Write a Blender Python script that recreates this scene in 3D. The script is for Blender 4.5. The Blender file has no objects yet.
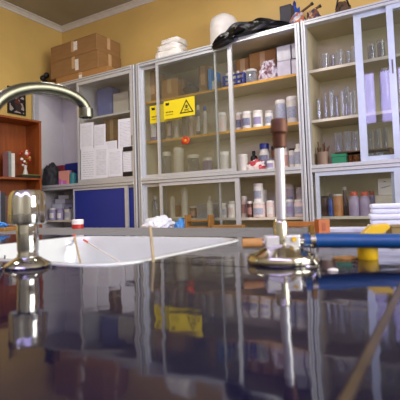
import bpy, bmesh, math, random
from mathutils import Vector, Matrix, noise

random.seed(7)
scene = bpy.context.scene
COL = scene.collection

# ------------------------------------------------------------------ camera
FPX, CY = 415.0, 181.4
YAW, PITCH, ROLL = 0.5327, 0.0557, 0.033
EYE = Vector((0.0, 0.0, 0.97))
_f = Vector((-math.sin(YAW) * math.cos(PITCH), math.cos(YAW) * math.cos(PITCH), math.sin(PITCH)))
_r = Vector((math.cos(YAW), math.sin(YAW), 0))
_d = _f.cross(_r)
RIGHT = math.cos(ROLL) * _r + math.sin(ROLL) * _d
DOWN = -math.sin(ROLL) * _r + math.cos(ROLL) * _d
cam = bpy.data.cameras.new('camera')
cam.sensor_width = 36.0
cam.lens = 36.0 * FPX / 400.0
cam.shift_y = (CY - 200.0) / 400.0
cam.clip_start = 0.01
cam.dof.use_dof = True
cam.dof.focus_distance = 2.6
cam.dof.aperture_fstop = 14.0
camo = bpy.data.objects.new('camera', cam)
COL.objects.link(camo)
m3 = Matrix((RIGHT, -DOWN, -_f)).transposed()
camo.matrix_world = Matrix.Translation(EYE) @ m3.to_4x4()
scene.camera = camo

# ------------------------------------------------------------------ world, lights, exposure
scene.view_settings.view_transform = 'Standard'
scene.view_settings.look = 'None'
scene.view_settings.gamma = 1.0
scene.view_settings.use_curve_mapping = False
scene.view_settings.exposure = 0.28
world = bpy.data.worlds.new('sky')
scene.world = world
world.use_nodes = True
world.node_tree.nodes['Background'].inputs[0].default_value = (0.62, 0.75, 1.0, 1)
world.node_tree.nodes['Background'].inputs[1].default_value = 1.0


def area(name, loc, rot, sx, sy, power, color):
    l = bpy.data.lights.new(name, 'AREA')
    l.shape = 'RECTANGLE'
    l.size, l.size_y = sx, sy
    l.energy = power
    l.color = color
    o = bpy.data.objects.new(name, l)
    COL.objects.link(o)
    o.location = loc
    o.rotation_euler = rot
    return o


XL, XR, YB, YR, ZC = -3.72, 2.3, 3.27, -1.12, 3.06      # room box
# daylight at the wide window of the right wall, at the high window behind the camera, and ceiling tubes added out of view for neutral light
area('daylight_right', (XR + 0.06, 0.6, 1.85), (0, math.radians(90), 0), 1.5, 2.6, 108, (1.0, 0.97, 0.92))
area('daylight_rear', (0.35, YR - 0.10, 2.53), (math.radians(90), 0, 0), 2.9, 0.84, 72, (0.50, 0.41, 1.0))
ADDED_LAMPS = ((-2.12, 0.2), (-1.55, 1.7))
for xx, yy in ADDED_LAMPS:
    area('added_tube_light', (xx, yy, ZC - 0.115), (0, 0, 0), 0.7, 0.05, 22, (1.0, 0.96, 0.88))


# ------------------------------------------------------------------ picture-to-place helpers
def ray(x, y):
    return RIGHT * ((x - 200) / FPX) + DOWN * ((y - CY) / FPX) + _f


def PY(x, y, Y):
    d = ray(x, y)
    return EYE + d * (Y / d.y)


def PX(x, y, X):
    d = ray(x, y)
    return EYE + d * (X / d.x)


def PZ(x, y, Z):
    d = ray(x, y)
    return EYE + d * ((Z - EYE.z) / d.z)


def depth(p):
    return (Vector(p) - EYE).dot(_f)


def slot(x0, x1, yt, zb, Y):
    """place on a level at height zb, at distance Y: centre X, width, height"""
    xm = (x0 + x1) / 2
    lo, hi = 0.0, 400.0
    for _ in range(30):
        y = (lo + hi) / 2
        if PY(xm, y, Y).z > zb:
            lo = y
        else:
            hi = y
    p = PY(xm, lo, Y)
    w = (x1 - x0) * depth(p) / FPX
    h = PY(xm, yt, Y).z - zb
    return p.x, w, max(h, 0.01)


# ------------------------------------------------------------------ materials
MATS = {}


def lin(c):
    return tuple(((v / 12.92) if v <= 0.04045 else ((v + 0.055) / 1.055) ** 2.4) for v in c)


def rgb(h):
    h = h.lstrip('#')
    return lin(tuple(int(h[i:i + 2], 16) / 255 for i in (0, 2, 4)))


def mat(name, hexc, rough=0.5, metal=0.0, var=0.12, scale=18.0, bump=0.0, coat=0.0, ior=1.5, bscale=None, stretch=None):
    if name in MATS:
        return MATS[name]
    m = bpy.data.materials.new(name)
    m.use_nodes = True
    nt = m.node_tree
    b = nt.nodes['Principled BSDF']
    c = rgb(hexc)
    tc = nt.nodes.new('ShaderNodeTexCoord')
    mp = nt.nodes.new('ShaderNodeMapping')
    nt.links.new(tc.outputs['Object'], mp.inputs[0])
    if stretch:
        mp.inputs['Scale'].default_value = stretch
    n = nt.nodes.new('ShaderNodeTexNoise')
    n.inputs['Scale'].default_value = scale
    n.inputs['Detail'].default_value = 4
    nt.links.new(mp.outputs[0], n.inputs['Vector'])
    r = nt.nodes.new('ShaderNodeValToRGB')
    r.color_ramp.elements[0].position = 0.3
    r.color_ramp.elements[1].position = 0.7
    r.color_ramp.elements[0].color = tuple(max(0, v * (1 - var)) for v in c) + (1,)
    r.color_ramp.elements[1].color = tuple(min(1, v * (1 + var)) for v in c) + (1,)
    nt.links.new(n.outputs[0], r.inputs[0])
    nt.links.new(r.outputs[0], b.inputs['Base Color'])
    b.inputs['Roughness'].default_value = rough
    b.inputs['Metallic'].default_value = metal
    b.inputs['IOR'].default_value = ior
    if coat:
        b.inputs['Coat Weight'].default_value = coat
        b.inputs['Coat Roughness'].default_value = 0.04
    if bump:
        n2 = nt.nodes.new('ShaderNodeTexNoise')
        n2.inputs['Scale'].default_value = bscale or scale * 2
        n2.inputs['Detail'].default_value = 2
        nt.links.new(mp.outputs[0], n2.inputs['Vector'])
        bp = nt.nodes.new('ShaderNodeBump')
        bp.inputs['Strength'].default_value = bump
        bp.inputs['Distance'].default_value = 0.004
        nt.links.new(n2.outputs[0], bp.inputs['Height'])
        nt.links.new(bp.outputs[0], b.inputs['Normal'])
        if coat:
            nt.links.new(bp.outputs[0], b.inputs['Coat Normal'])
    MATS[name] = m
    return m


def glassmat(name, tint, refl=1.0, milk=0.0, milkcol='#ffffff', edge=0.0):
    """see-through glass: clear, mirror-like by Fresnel, with an optional milky film, also used as painted reflection haze, and denser rims"""
    if name in MATS:
        return MATS[name]
    m = bpy.data.materials.new(name)
    m.use_nodes = True
    nt = m.node_tree
    nt.nodes.remove(nt.nodes['Principled BSDF'])
    out = nt.nodes['Material Output']
    tr = nt.nodes.new('ShaderNodeBsdfTransparent')
    tr.inputs[0].default_value = rgb(tint) + (1,)
    gl = nt.nodes.new('ShaderNodeBsdfGlossy')
    gl.inputs['Roughness'].default_value = 0.03
    df = nt.nodes.new('ShaderNodeBsdfDiffuse')
    df.inputs[0].default_value = rgb(milkcol) + (1,)
    fr = nt.nodes.new('ShaderNodeLayerWeight')
    fr.inputs[0].default_value = 0.5
    pw = nt.nodes.new('ShaderNodeMath')
    pw.operation = 'POWER'
    pw.inputs[1].default_value = 4.5
    nt.links.new(fr.outputs['Facing'], pw.inputs[0])
    mu = nt.nodes.new('ShaderNodeMath')
    mu.operation = 'MULTIPLY_ADD'
    mu.inputs[1].default_value = 0.9 * min(refl, 1)
    mu.inputs[2].default_value = 0.04 * refl
    nt.links.new(pw.outputs[0], mu.inputs[0])
    lw = nt.nodes.new('ShaderNodeLayerWeight')
    lw.inputs[0].default_value = 0.35
    ed = nt.nodes.new('ShaderNodeMath')
    ed.operation = 'MULTIPLY_ADD'
    ed.inputs[1].default_value = edge
    nz = nt.nodes.new('ShaderNodeTexNoise')
    nz.inputs['Scale'].default_value = 9
    mk = nt.nodes.new('ShaderNodeMath')
    mk.operation = 'MULTIPLY'
    mk.inputs[1].default_value = 2 * milk
    nt.links.new(nz.outputs[0], mk.inputs[0])
    nt.links.new(lw.outputs['Facing'], ed.inputs[0])
    nt.links.new(mk.outputs[0], ed.inputs[2])
    m1 = nt.nodes.new('ShaderNodeMixShader')
    nt.links.new(ed.outputs[0], m1.inputs[0])
    nt.links.new(tr.outputs[0], m1.inputs[1])
    nt.links.new(df.outputs[0], m1.inputs[2])
    m2 = nt.nodes.new('ShaderNodeMixShader')
    nt.links.new(mu.outputs[0], m2.inputs[0])
    nt.links.new(m1.outputs[0], m2.inputs[1])
    nt.links.new(gl.outputs[0], m2.inputs[2])
    nt.links.new(m2.outputs[0], out.inputs[0])
    MATS[name] = m
    return m


def papermat(name, rows, dark=0.55, base='#e4e6f0'):
    """white sheet with grey lines of small print"""
    if name in MATS:
        return MATS[name]
    m = mat(name, base, 0.7, var=0.03)
    nt = m.node_tree
    b = nt.nodes['Principled BSDF']
    tc = nt.nodes.new('ShaderNodeTexCoord')
    sp = nt.nodes.new('ShaderNodeSeparateXYZ')
    nt.links.new(tc.outputs['Generated'], sp.inputs[0])
    cb = nt.nodes.new('ShaderNodeCombineXYZ')
    nt.links.new(sp.outputs['X'], cb.inputs[0])
    nt.links.new(sp.outputs['Z'], cb.inputs[1])
    br = nt.nodes.new('ShaderNodeTexBrick')
    br.inputs['Scale'].default_value = 1
    br.inputs['Brick Width'].default_value = 0.21
    br.inputs['Row Height'].default_value = 1.0 / rows
    br.inputs['Mortar Size'].default_value = 0.33 / rows
    br.inputs['Mortar Smooth'].default_value = 0.2
    c = rgb(base)
    br.inputs['Color1'].default_value = tuple(v * dark for v in c) + (1,)
    br.inputs['Color2'].default_value = tuple(v * 0.85 for v in c) + (1,)
    br.inputs['Mortar'].default_value = c + (1,)
    nt.links.new(cb.outputs[0], br.inputs[0])

    def band(sock, lo, hi):
        a = nt.nodes.new('ShaderNodeMath'); a.operation = 'GREATER_THAN'; a.inputs[1].default_value = lo
        z = nt.nodes.new('ShaderNodeMath'); z.operation = 'LESS_THAN'; z.inputs[1].default_value = hi
        p = nt.nodes.new('ShaderNodeMath'); p.operation = 'MULTIPLY'
        nt.links.new(sock, a.inputs[0]); nt.links.new(sock, z.inputs[0])
        nt.links.new(a.outputs[0], p.inputs[0]); nt.links.new(z.outputs[0], p.inputs[1])
        return p.outputs[0]
    pm = nt.nodes.new('ShaderNodeMath'); pm.operation = 'MULTIPLY'
    nt.links.new(band(sp.outputs['X'], 0.12, 0.88), pm.inputs[0])
    nt.links.new(band(sp.outputs['Z'], 0.1, 0.9), pm.inputs[1])
    mx = nt.nodes.new('ShaderNodeMix'); mx.data_type = 'RGBA'
    nt.links.new(pm.outputs[0], mx.inputs[0])
    mx.inputs[6].default_value = c + (1,)
    nt.links.new(br.outputs['Color'], mx.inputs[7])
    nt.links.new(mx.outputs[2], b.inputs['Base Color'])
    return m


def patchmat(name, cols, scale=14, rough=0.5):
    """patches of several colours (printed wrapping, picture)"""
    if name in MATS:
        return MATS[name]
    m = mat(name, cols[0], rough)
    nt = m.node_tree
    b = nt.nodes['Principled BSDF']
    tc = nt.nodes.new('ShaderNodeTexCoord')
    v = nt.nodes.new('ShaderNodeTexVoronoi')
    v.inputs['Scale'].default_value = scale
    nt.links.new(tc.outputs['Object'], v.inputs['Vector'])
    r = nt.nodes.new('ShaderNodeValToRGB')
    r.color_ramp.interpolation = 'CONSTANT'
    el = r.color_ramp.elements
    while len(el) < len(cols):
        el.new(0.5)
    for i, c in enumerate(cols):
        el[i].position = i / len(cols)
        el[i].color = rgb(c) + (1,)
    nt.links.new(v.outputs['Color'], r.inputs[0])
    nt.links.new(r.outputs[0], b.inputs['Base Color'])
    return m


M_WALL = mat('yellow_wall_paint', '#d3b266', 0.42, var=0.07, scale=2.2, bump=0.06, bscale=60)
M_WALLW = mat('cream_wall_paint', '#cfc8b8', 0.6, var=0.05, scale=2)
M_CEIL = mat('ceiling_board', '#a39b84', 0.8, var=0.06, scale=3)
M_MOULD = mat('moulding_paint', '#cfcabb', 0.5, var=0.05)
M_FLOOR = mat('floor_cement', '#6d5a4c', 0.5, var=0.15, scale=5)
M_ALU = mat('brushed_aluminium', '#c9ccd0', 0.38, 0.35, var=0.05, scale=40)
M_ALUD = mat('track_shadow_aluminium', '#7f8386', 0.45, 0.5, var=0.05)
M_ALUB = mat('bluish_anodised_aluminium', '#c4cfe0', 0.35, 0.3, var=0.05)
M_LAM = mat('beige_laminate', '#d4caae', 0.55, var=0.06, scale=6, stretch=(1, 1, 8))
M_LAMG = mat('pale_grey_laminate', '#d3d0d4', 0.5, var=0.04, scale=6)
M_LAM3 = mat('brownish_laminate', '#bfb292', 0.55, var=0.06, scale=6)
M_LAMD = mat('tan_laminate', '#b39a72', 0.55, var=0.08, scale=6)
M_EDGE = mat('yellow_shelf_edging', '#d9a23c', 0.5, var=0.12, scale=10)
M_EDGEW = mat('cream_shelf_edging', '#d9d0bc', 0.5, var=0.06)
M_BLUE = mat('blue_laminate', '#22328a', 0.4, var=0.06, scale=5)
M_GLASS = glassmat('door_glass', '#f6f8f6', 1.0, 0.008, '#d8d8d0')
M_GLASSH = glassmat('reflection_haze_glass', '#f6f7f5', 1.15, 0.02, '#cfcfc6')  # white mixed into the glass stands in for pale reflections on the panes
M_WARE = glassmat('clear_lab_glass', '#f4f6f9', 1.6, 0.03, '#ffffff', 0.30)
M_WAREB = glassmat('frosted_lab_glass', '#dfe4ea', 1.4, 0.16, '#e6eaf2', 0.3)
M_PLASTIC = glassmat('clear_wrap_plastic', '#e8eaf0', 1.5, 0.22, '#eef0f8', 0.3)
M_LILACP = glassmat('lilac_liquid_bottle_plastic', '#c9b6d6', 1.0, 0.33, '#cdbce0', 0.3)
M_TILE = mat('dark_indigo_glazed_tile', '#15142a', 0.05, var=0.4, scale=5, bump=0.1, bscale=20, ior=1.47)
M_LEDGE = mat('worn_grey_tile', '#6c6c6e', 0.5, var=0.12, scale=12)
M_GROUT = mat('tan_grout', '#4f412c', 0.35, var=0.25, scale=40)
M_CONC = mat('bench_concrete', '#77726c', 0.8, var=0.12)
M_CERAM = mat('white_glazed_ceramic', '#cfd3d0', 0.15, var=0.03, coat=0.5)
M_CHROME = mat('polished_chrome', '#c2c2c0', 0.06, 1.0, var=0.03)
M_NICKEL = mat('worn_nickel', '#b9b4a4', 0.16, 1.0, var=0.12, scale=60)
M_DARKM = mat('tarnished_steel', '#67665a', 0.25, 1.0, var=0.2, scale=30)
M_SPOUT = mat('dull_grey_green_chrome', '#6e6d5e', 0.3, 1.0, var=0.12, scale=30)
M_STEELW = mat('pale_satin_steel', '#d6d6d8', 0.3, 0.55, var=0.06)
M_COPPER = mat('heat_stained_copper', '#5c3824', 0.5, 0.5, var=0.35, scale=70)
M_RUBBER = mat('tan_rubber', '#b5844a', 0.6, var=0.15, scale=60)
M_HOSE = mat('blue_rubber_hose', '#0b4680', 0.32, var=0.08, scale=30, coat=0.3)
M_CARD = mat('brown_cardboard', '#967043', 0.7, var=0.08, scale=7, stretch=(1, 1, 4))
M_CARD2 = mat('orange_brown_cardboard', '#a87a45', 0.7, var=0.08, scale=7)
M_TAPE = mat('glossy_packing_tape', '#c9a57c', 0.12, var=0.05, coat=0.8)
M_TAG = mat('white_shipping_label', '#e9e4da', 0.35, var=0.1, scale=60)
M_BLACKP = mat('black_plastic_film', '#0b0b0e', 0.36, var=0.2, bump=0.15, bscale=25)
M_BLACK = mat('black_plastic', '#141417', 0.45, var=0.2)
M_GREYD = mat('dark_grey_fabric', '#2c2b30', 0.7, var=0.15)
M_WHITEP = mat('white_plastic', '#e6e2da', 0.4, var=0.05)
M_WHITEG = mat('greyish_white_plastic', '#cfc9bf', 0.45, var=0.06)
M_PAPER = mat('white_paper', '#e2e6f2', 0.7, var=0.05)
M_PINKW = mat('pinkish_white_plastic', '#dcc6bd', 0.45, var=0.06)
M_WOODO = mat('orange_stained_wood', '#8f4818', 0.42, var=0.22, scale=5, stretch=(6, 6, 0.7))
M_WOODY = mat('yellow_varnished_wood', '#94692f', 0.45, var=0.2, scale=8, stretch=(1, 6, 6))
M_WOODP = mat('pale_splint_wood', '#ab9a74', 0.6, var=0.15, scale=30)
M_RED = mat('red_plastic', '#b5281c', 0.4, var=0.12)
M_ORANGE = mat('orange_plastic', '#cf4a1a', 0.4, var=0.1)
M_ORANGEC = mat('orange_card', '#a8581c', 0.5, var=0.15, scale=25)
M_YELLOW = mat('yellow_plastic', '#d6ae10', 0.4, var=0.08)
M_SIGN = mat('yellow_warning_vinyl', '#e8d21a', 0.45, var=0.03)
M_INK = mat('black_print', '#14130c', 0.6, var=0.05)
M_BLUEP = mat('blue_plastic', '#1f4fb0', 0.4, var=0.12)
M_BLUED = mat('navy_plastic', '#1b2a7a', 0.4, var=0.15)
M_BLUEL = mat('light_blue_plastic', '#4a8fd6', 0.4, var=0.12)
M_GREEN = mat('green_plastic', '#1f7a55', 0.4, var=0.15)
M_LILAC = mat('lilac_print', '#9d93b6', 0.5, var=0.15)
M_PINK = mat('pink_print', '#c85a8e', 0.5, var=0.2)
M_AMBER = mat('amber_powder', '#b5753a', 0.45, var=0.15)
M_BROWN = mat('brown_bottle', '#5c3320', 0.3, var=0.15)
M_LABELB = mat('grey_blue_label', '#a3a7b6', 0.5, var=0.25, scale=90)
M_LABELD = mat('dark_blue_label', '#77778f', 0.5, var=0.3, scale=90)
M_LABELR = mat('faded_red_label', '#b98a80', 0.5, var=0.25, scale=90)
M_TWIG = mat('dry_brush_handle_wood', '#5f4028', 0.7, var=0.25)


# ------------------------------------------------------------------ mesh helpers
def link(o, parent=None):
    COL.objects.link(o)
    if parent is not None:
        o.parent = parent
    return o


def mesh_obj(name, bm, m, parent=None, loc=(0, 0, 0), rot=(0, 0, 0), smooth=False):
    me = bpy.data.meshes.new(name)
    bmesh.ops.recalc_face_normals(bm, faces=bm.faces[:])
    bm.to_mesh(me)
    bm.free()
    if smooth:
        for p in me.polygons:
            p.use_smooth = True
        try:
            me.set_sharp_from_angle(angle=math.radians(38))
        except Exception:
            pass
    me.materials.append(m)
    o = bpy.data.objects.new(name, me)
    o.location = loc
    o.rotation_euler = rot
    return link(o, parent)


def tag(o, label, cat, group=None):
    o['label'] = label
    o['category'] = cat
    if group:
        o['group'] = group
    return o


def structure(o):
    o['kind'] = 'structure'
    return o


def thing(name, loc, label, cat, group=None, rot=(0, 0, 0)):
    o = bpy.data.objects.new(name, None)
    o.empty_display_size = 0.05
    o.location = loc
    o.rotation_euler = rot
    COL.objects.link(o)
    return tag(o, label, cat, group)


def add_box(bm, x0, x1, y0, y1, z0, z1):
    vs = [bm.verts.new((x, y, z)) for z in (z0, z1) for y in (y0, y1) for x in (x0, x1)]
    for f in ((0, 1, 3, 2), (4, 6, 7, 5), (0, 4, 5, 1), (2, 3, 7, 6), (0, 2, 6, 4), (1, 5, 7, 3)):
        bm.faces.new([vs[i] for i in f])


def bevel(bm, w, seg=1):
    bmesh.ops.bevel(bm, geom=bm.edges[:], offset=w, segments=seg, profile=0.6, affect='EDGES', clamp_overlap=True)


def box(name, m, parent, x0, x1, y0, y1, z0, z1, bev=0.0, seg=1):
    """box given in place coordinates; made a child of parent (an unrotated empty) or top-level"""
    c = Vector(((x0 + x1) / 2, (y0 + y1) / 2, (z0 + z1) / 2))
    bm = bmesh.new()
    add_box(bm, x0 - c.x, x1 - c.x, y0 - c.y, y1 - c.y, z0 - c.z, z1 - c.z)
    if bev:
        bevel(bm, bev, seg)
    off = Vector((0, 0, 0))
    q = parent
    while q is not None:
        off += q.location
        q = q.parent
    return mesh_obj(name, bm, m, parent, c - off)


def add_lathe(bm, prof, seg=20, a0=0.0, a1=2 * math.pi, cx=0, cy=0):
    full = abs(a1 - a0 - 2 * math.pi) < 1e-6
    n = seg if full else seg + 1
    rings = []
    for r, z in prof:
        if r < 1e-6 and full:
            rings.append([bm.verts.new((cx, cy, z))])
        else:
            rings.append([bm.verts.new((cx + r * math.cos(a0 + (a1 - a0) * k / seg), cy + r * math.sin(a0 + (a1 - a0) * k / seg), z)) for k in range(n)])
    for a, b in zip(rings[:-1], rings[1:]):
        for k in range(seg):
            k2 = (k + 1) % n
            if len(a) == 1 and len(b) == 1:
                continue
            if len(a) == 1:
                bm.faces.new((a[0], b[k], b[k2]))
            elif len(b) == 1:
                bm.faces.new((a[k], a[k2], b[0]))
            else:
                bm.faces.new((a[k], a[k2], b[k2], b[k]))


def lathe(name, prof, m, parent=None, loc=(0, 0, 0), seg=20, rot=(0, 0, 0), arc=None):
    bm = bmesh.new()
    if arc:
        add_lathe(bm, prof, 8, arc[0], arc[1])
    else:
        add_lathe(bm, prof, seg)
    return mesh_obj(name, bm, m, parent, loc, rot, smooth=True)


def add_tube(bm, pts, rad, seg=10, caps=True):
    pts = [Vector(p) for p in pts]
    rads = rad if isinstance(rad, (list, tuple)) else [rad] * len(pts)
    rings = []
    up = None
    for i, p in enumerate(pts):
        t = (pts[min(i + 1, len(pts) - 1)] - pts[max(i - 1, 0)]).normalized()
        if up is None:
            up = t.orthogonal().normalized()
        up = (up - t * up.dot(t)).normalized()
        s = t.cross(up)
        rings.append([bm.verts.new(p + (up * math.cos(2 * math.pi * k / seg) + s * math.sin(2 * math.pi * k / seg)) * rads[i]) for k in range(seg)])
    for a, b in zip(rings[:-1], rings[1:]):
        for k in range(seg):
            bm.faces.new((a[k], a[(k + 1) % seg], b[(k + 1) % seg], b[k]))
    if caps:
        bm.faces.new(rings[0])
        bm.faces.new(rings[-1])


def tube(name, pts, rad, m, parent=None, loc=(0, 0, 0), seg=10, caps=True):
    bm = bmesh.new()
    add_tube(bm, pts, rad, seg, caps)
    return mesh_obj(name, bm, m, parent, loc, smooth=True)


def blob(name, m, sx, sy, sz, loc, amp=0.2, freq=3.0, seed=0.0, flat=0.35, parent=None, rot=(0, 0, 0), sub=4, ridged=True, sq=2.0):
    """crumpled soft body resting on its flattened base (half-sizes sx, sy; height sz)"""
    bm = bmesh.new()
    bmesh.ops.create_icosphere(bm, subdivisions=sub, radius=1)
    for v in bm.verts:
        d = v.co.normalized()
        n = noise.noise(d * freq + Vector((seed, seed * 2, 3)))
        n2 = noise.noise(d * freq * 2.7 + Vector((seed, 1, seed)))
        if ridged:
            n = abs(n) * 2 - 0.5
        k = 1 + amp * n + amp * 0.5 * n2
        if sq != 2.0:
            d = d / (abs(d.x) ** sq + abs(d.y) ** sq + abs(d.z) ** sq) ** (1 / sq)
        z = d.z * k
        z = max(z, -flat)
        v.co = Vector((d.x * k * sx, d.y * k * sy, (z + flat) / (1 + flat) * sz))
    return mesh_obj(name, bm, m, parent, loc, rot, smooth=True)


def flatpoly(name, pts, m, parent, loc, thick=0.0008):
    """thin printed shape in the XZ plane, facing -Y"""
    bm = bmesh.new()
    a = [bm.verts.new((x, 0, z)) for x, z in pts]
    b = [bm.verts.new((x, -thick, z)) for x, z in pts]
    bm.faces.new(a)
    bm.faces.new(list(reversed(b)))
    for i in range(len(pts)):
        j = (i + 1) % len(pts)
        bm.faces.new((a[i], a[j], b[j], b[i]))
    return mesh_obj(name, bm, m, parent, loc)


# ================================================================== the room
def slab(name, m, x0, x1, y0, y1, z0, z1):
    return structure(box(name, m, None, x0, x1, y0, y1, z0, z1))


T = 0.15
slab('floor', M_FLOOR, XL - T, XR + T, YR - T, YB + T, -0.12, 0)
slab('ceiling', M_CEIL, XL - T, XR + T, YR - T, YB + T, ZC, ZC + 0.12)
slab('wall_left', M_WALL, XL - T, XL, YR - T, YB + T, 0, ZC)
slab('wall_back', M_WALL, XL, XR, YB, YB + T, 0, ZC)


def wall_with_opening(name, m, axis, pos0, pos1, a0, a1, oa0, oa1, oz0, oz1):
    bm = bmesh.new()

    def b(p0, p1, z0, z1):
        if axis == 'x':
            add_box(bm, pos0, pos1, p0, p1, z0, z1)
        else:
            add_box(bm, p0, p1, pos0, pos1, z0, z1)
    b(a0, oa0, 0, ZC)
    b(oa1, a1, 0, ZC)
    b(oa0, oa1, 0, oz0)
    b(oa0, oa1, oz1, ZC)
    return structure(mesh_obj(name, bm, m))


wall_with_opening('wall_right', M_WALLW, 'x', XR, XR + T, YR - T, YB + T, -0.7, 1.9, 1.1, 2.6)
wall_with_opening('wall_rear', M_WALLW, 'y', YR - T, YR, XL, XR, -1.08, 1.8, 2.12, 2.95)


def moulding(name, pts, m, a, b):
    bm = bmesh.new()
    ra = [bm.verts.new(a(p)) for p in pts]
    rb = [bm.verts.new(b(p)) for p in pts]
    for i in range(len(pts)):
        j = (i + 1) % len(pts)
        bm.faces.new((ra[i], ra[j], rb[j], rb[i]))
    bm.faces.new(ra)
    bm.faces.new(rb)
    return structure(mesh_obj(name, bm, m))


prof = [(0, 0), (0, -0.052), (0.010, -0.052), (0.014, -0.036), (0.036, -0.014), (0.052, -0.010), (0.052, 0)]
moulding('trim_1', prof, M_MOULD, lambda p: (XL, YB - p[0], ZC + p[1]), lambda p: (XR, YB - p[0], ZC + p[1]))
moulding('trim_2', prof, M_MOULD, lambda p: (XL + p[0], YR, ZC + p[1]), lambda p: (XL + p[0], YB, ZC + p[1]))
# high window behind the camera: narrow upright panes between mullions
wr = structure(box('window_1', M_MOULD, None, -1.08, 1.8, YR - 0.09, YR - 0.03, 2.12, 2.15))
for k in range(12):
    x = -1.08 + 0.262 * (k - 0) - 0.045
    if x + 0.1 > 1.8:
        break
    box('mullion', M_MOULD, wr, max(x, -1.08), x + 0.09, YR - 0.09, YR - 0.03, 2.15, 2.95)
w2 = structure(box('window_2', M_MOULD, None, XR + 0.0, XR + 0.05, -0.7, 1.9, 1.1, 1.14))
for k in range(4):
    box('mullion', M_MOULD, w2, XR, XR + 0.05, -0.7 + k * 0.855, -0.7 + k * 0.855 + 0.035, 1.14, 2.6)
for xx, yy in ADDED_LAMPS:  # unseen lamp bodies added for the neutral tube lights
    fx = thing('added_ceiling_lamp', (xx, yy, ZC), 'unseen added white ceiling tube lamp ' + ('above the bench behind the camera' if yy < 1 else 'between the bench and the cabinets'), 'lamp')
    box('housing', M_WHITEP, fx, xx - 0.42, xx + 0.42, yy - 0.07, yy + 0.07, ZC - 0.05, ZC)
    for sx in (xx - 0.40, xx + 0.38):
        box('tube_holder', M_WHITEP, fx, sx, sx + 0.02, yy - 0.02, yy + 0.02, ZC - 0.11, ZC - 0.05)

# ================================================================== the tiled bench with its sink
BZ = 0.90
SX0, SX1, SY0, SY1 = -0.795, -0.338, 0.366, 0.748


def rrect(x0, x1, y0, y1, r, n=6):
    out = []
    for cx, cy, a in ((x1 - r, y1 - r, 0), (x0 + r, y1 - r, 90), (x0 + r, y0 + r, 180), (x1 - r, y0 + r, 270)):
        for k in range(n + 1):
            t = math.radians(a + 90 * k / n)
            out.append((cx + r * math.cos(t), cy + r * math.sin(t)))
    return out


BX0, BX1, BY0, BY1 = -2.035, 1.165, -0.38, 1.095
bench = thing('lab_bench', (-0.3, 0.5, 0), 'long laboratory bench topped with dark indigo glossy tiles and an inset sink', 'bench')


def cutout_mesh(x0, x1, y0, y1, z0, z1, name, m):
    """block with the rounded sink opening cut away"""
    bm = bmesh.new()
    add_box(bm, x0, x1, y0, y1, z0, z1)
    me = bpy.data.meshes.new(name)
    bmesh.ops.recalc_face_normals(bm, faces=bm.faces[:])
    bm.to_mesh(me)
    bm.free()
    me.materials.append(m)
    o = bpy.data.objects.new(name, me)
    COL.objects.link(o)
    bm = bmesh.new()
    pts = rrect(SX0 + 0.004, SX1 - 0.004, SY0 + 0.004, SY1 - 0.004, 0.062)
    a = [bm.verts.new((x, y, z0 - 0.05)) for x, y in pts]
    b = [bm.verts.new((x, y, z1 + 0.05)) for x, y in pts]
    bm.faces.new(list(reversed(a)))
    bm.faces.new(b)
    for i in range(len(pts)):
        j = (i + 1) % len(pts)
        bm.faces.new((a[i], a[j], b[j], b[i]))
    bmesh.ops.recalc_face_normals(bm, faces=bm.faces[:])
    cme = bpy.data.meshes.new('cut')
    bm.to_mesh(cme)
    bm.free()
    c = bpy.data.objects.new('cut', cme)
    COL.objects.link(c)
    md = o.modifiers.new('cut', 'BOOLEAN')
    md.operation = 'DIFFERENCE'
    md.solver = 'EXACT'
    md.object = c
    bpy.context.view_layer.update()
    dg = bpy.context.evaluated_depsgraph_get()
    new = bpy.data.meshes.new_from_object(o.evaluated_get(dg))
    bpy.data.objects.remove(o)
    bpy.data.objects.remove(c)
    bpy.data.meshes.remove(cme)
    new.name = name
    return new


def add_existing(name, me, parent, m):
    if not me.materials:
        me.materials.append(m)
    o = bpy.data.objects.new(name, me)
    o.location = -parent.location
    return link(o, parent)


add_existing('grout_bed', cutout_mesh(BX0, BX1, BY0, BY1, BZ - 0.012, BZ - 0.0012, 'grout_bed', M_GROUT), bench, M_GROUT)
add_existing('worktop_slab', cutout_mesh(BX0, BX1, BY0, BY1, BZ - 0.062, BZ - 0.012, 'worktop_slab', M_CONC), bench, M_CONC)
G = 0.002
xs = [BX0 + 0.4 * k for k in range(9)]
ys = [BY0, 0.02, 0.42, 0.79, BY1]
tile_cache = {}
for i in range(8):
    for j in range(4):
        x0, x1, y0, y1 = xs[i] + G, xs[i + 1] - G, ys[j] + G, ys[j + 1] - G
        hit = x0 < SX1 and x1 > SX0 and y0 < SY1 and y1 > SY0
        if hit:
            if x0 > SX0 and x1 < SX1 and y0 > SY0 and y1 < SY1:
                continue
            me = cutout_mesh(x0, x1, y0, y1, BZ - 0.010, BZ, 'tile', M_TILE)
            if len(me.polygons):
                add_existing('tile', me, bench, M_TILE)
            continue
        tm = M_LEDGE if j == 3 else M_TILE      # the rear row is dull grey, worn tile
        key = (round(x1 - x0, 4), round(y1 - y0, 4))
        c = Vector(((x0 + x1) / 2, (y0 + y1) / 2, BZ - 0.005))
        if key not in tile_cache:
            bm = bmesh.new()
            add_box(bm, -key[0] / 2, key[0] / 2, -key[1] / 2, key[1] / 2, -0.005, 0.005)
            bevel(bm, 0.0012)
            me = bpy.data.meshes.new('tile')
            bm.to_mesh(me)
            bm.free()
            me.materials.append(tm)
            tile_cache[key] = me
        o = bpy.data.objects.new('tile', tile_cache[key])
        o.location = c - bench.location
        link(o, bench)
for k, x in enumerate((BX0 + 0.06, -1.0, -0.2, 0.5, BX1 - 0.12)):
    box('support_wall', M_CONC, bench, x, x + 0.06, BY0 + 0.06, BY1 - 0.06, 0, BZ - 0.062)

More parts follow.
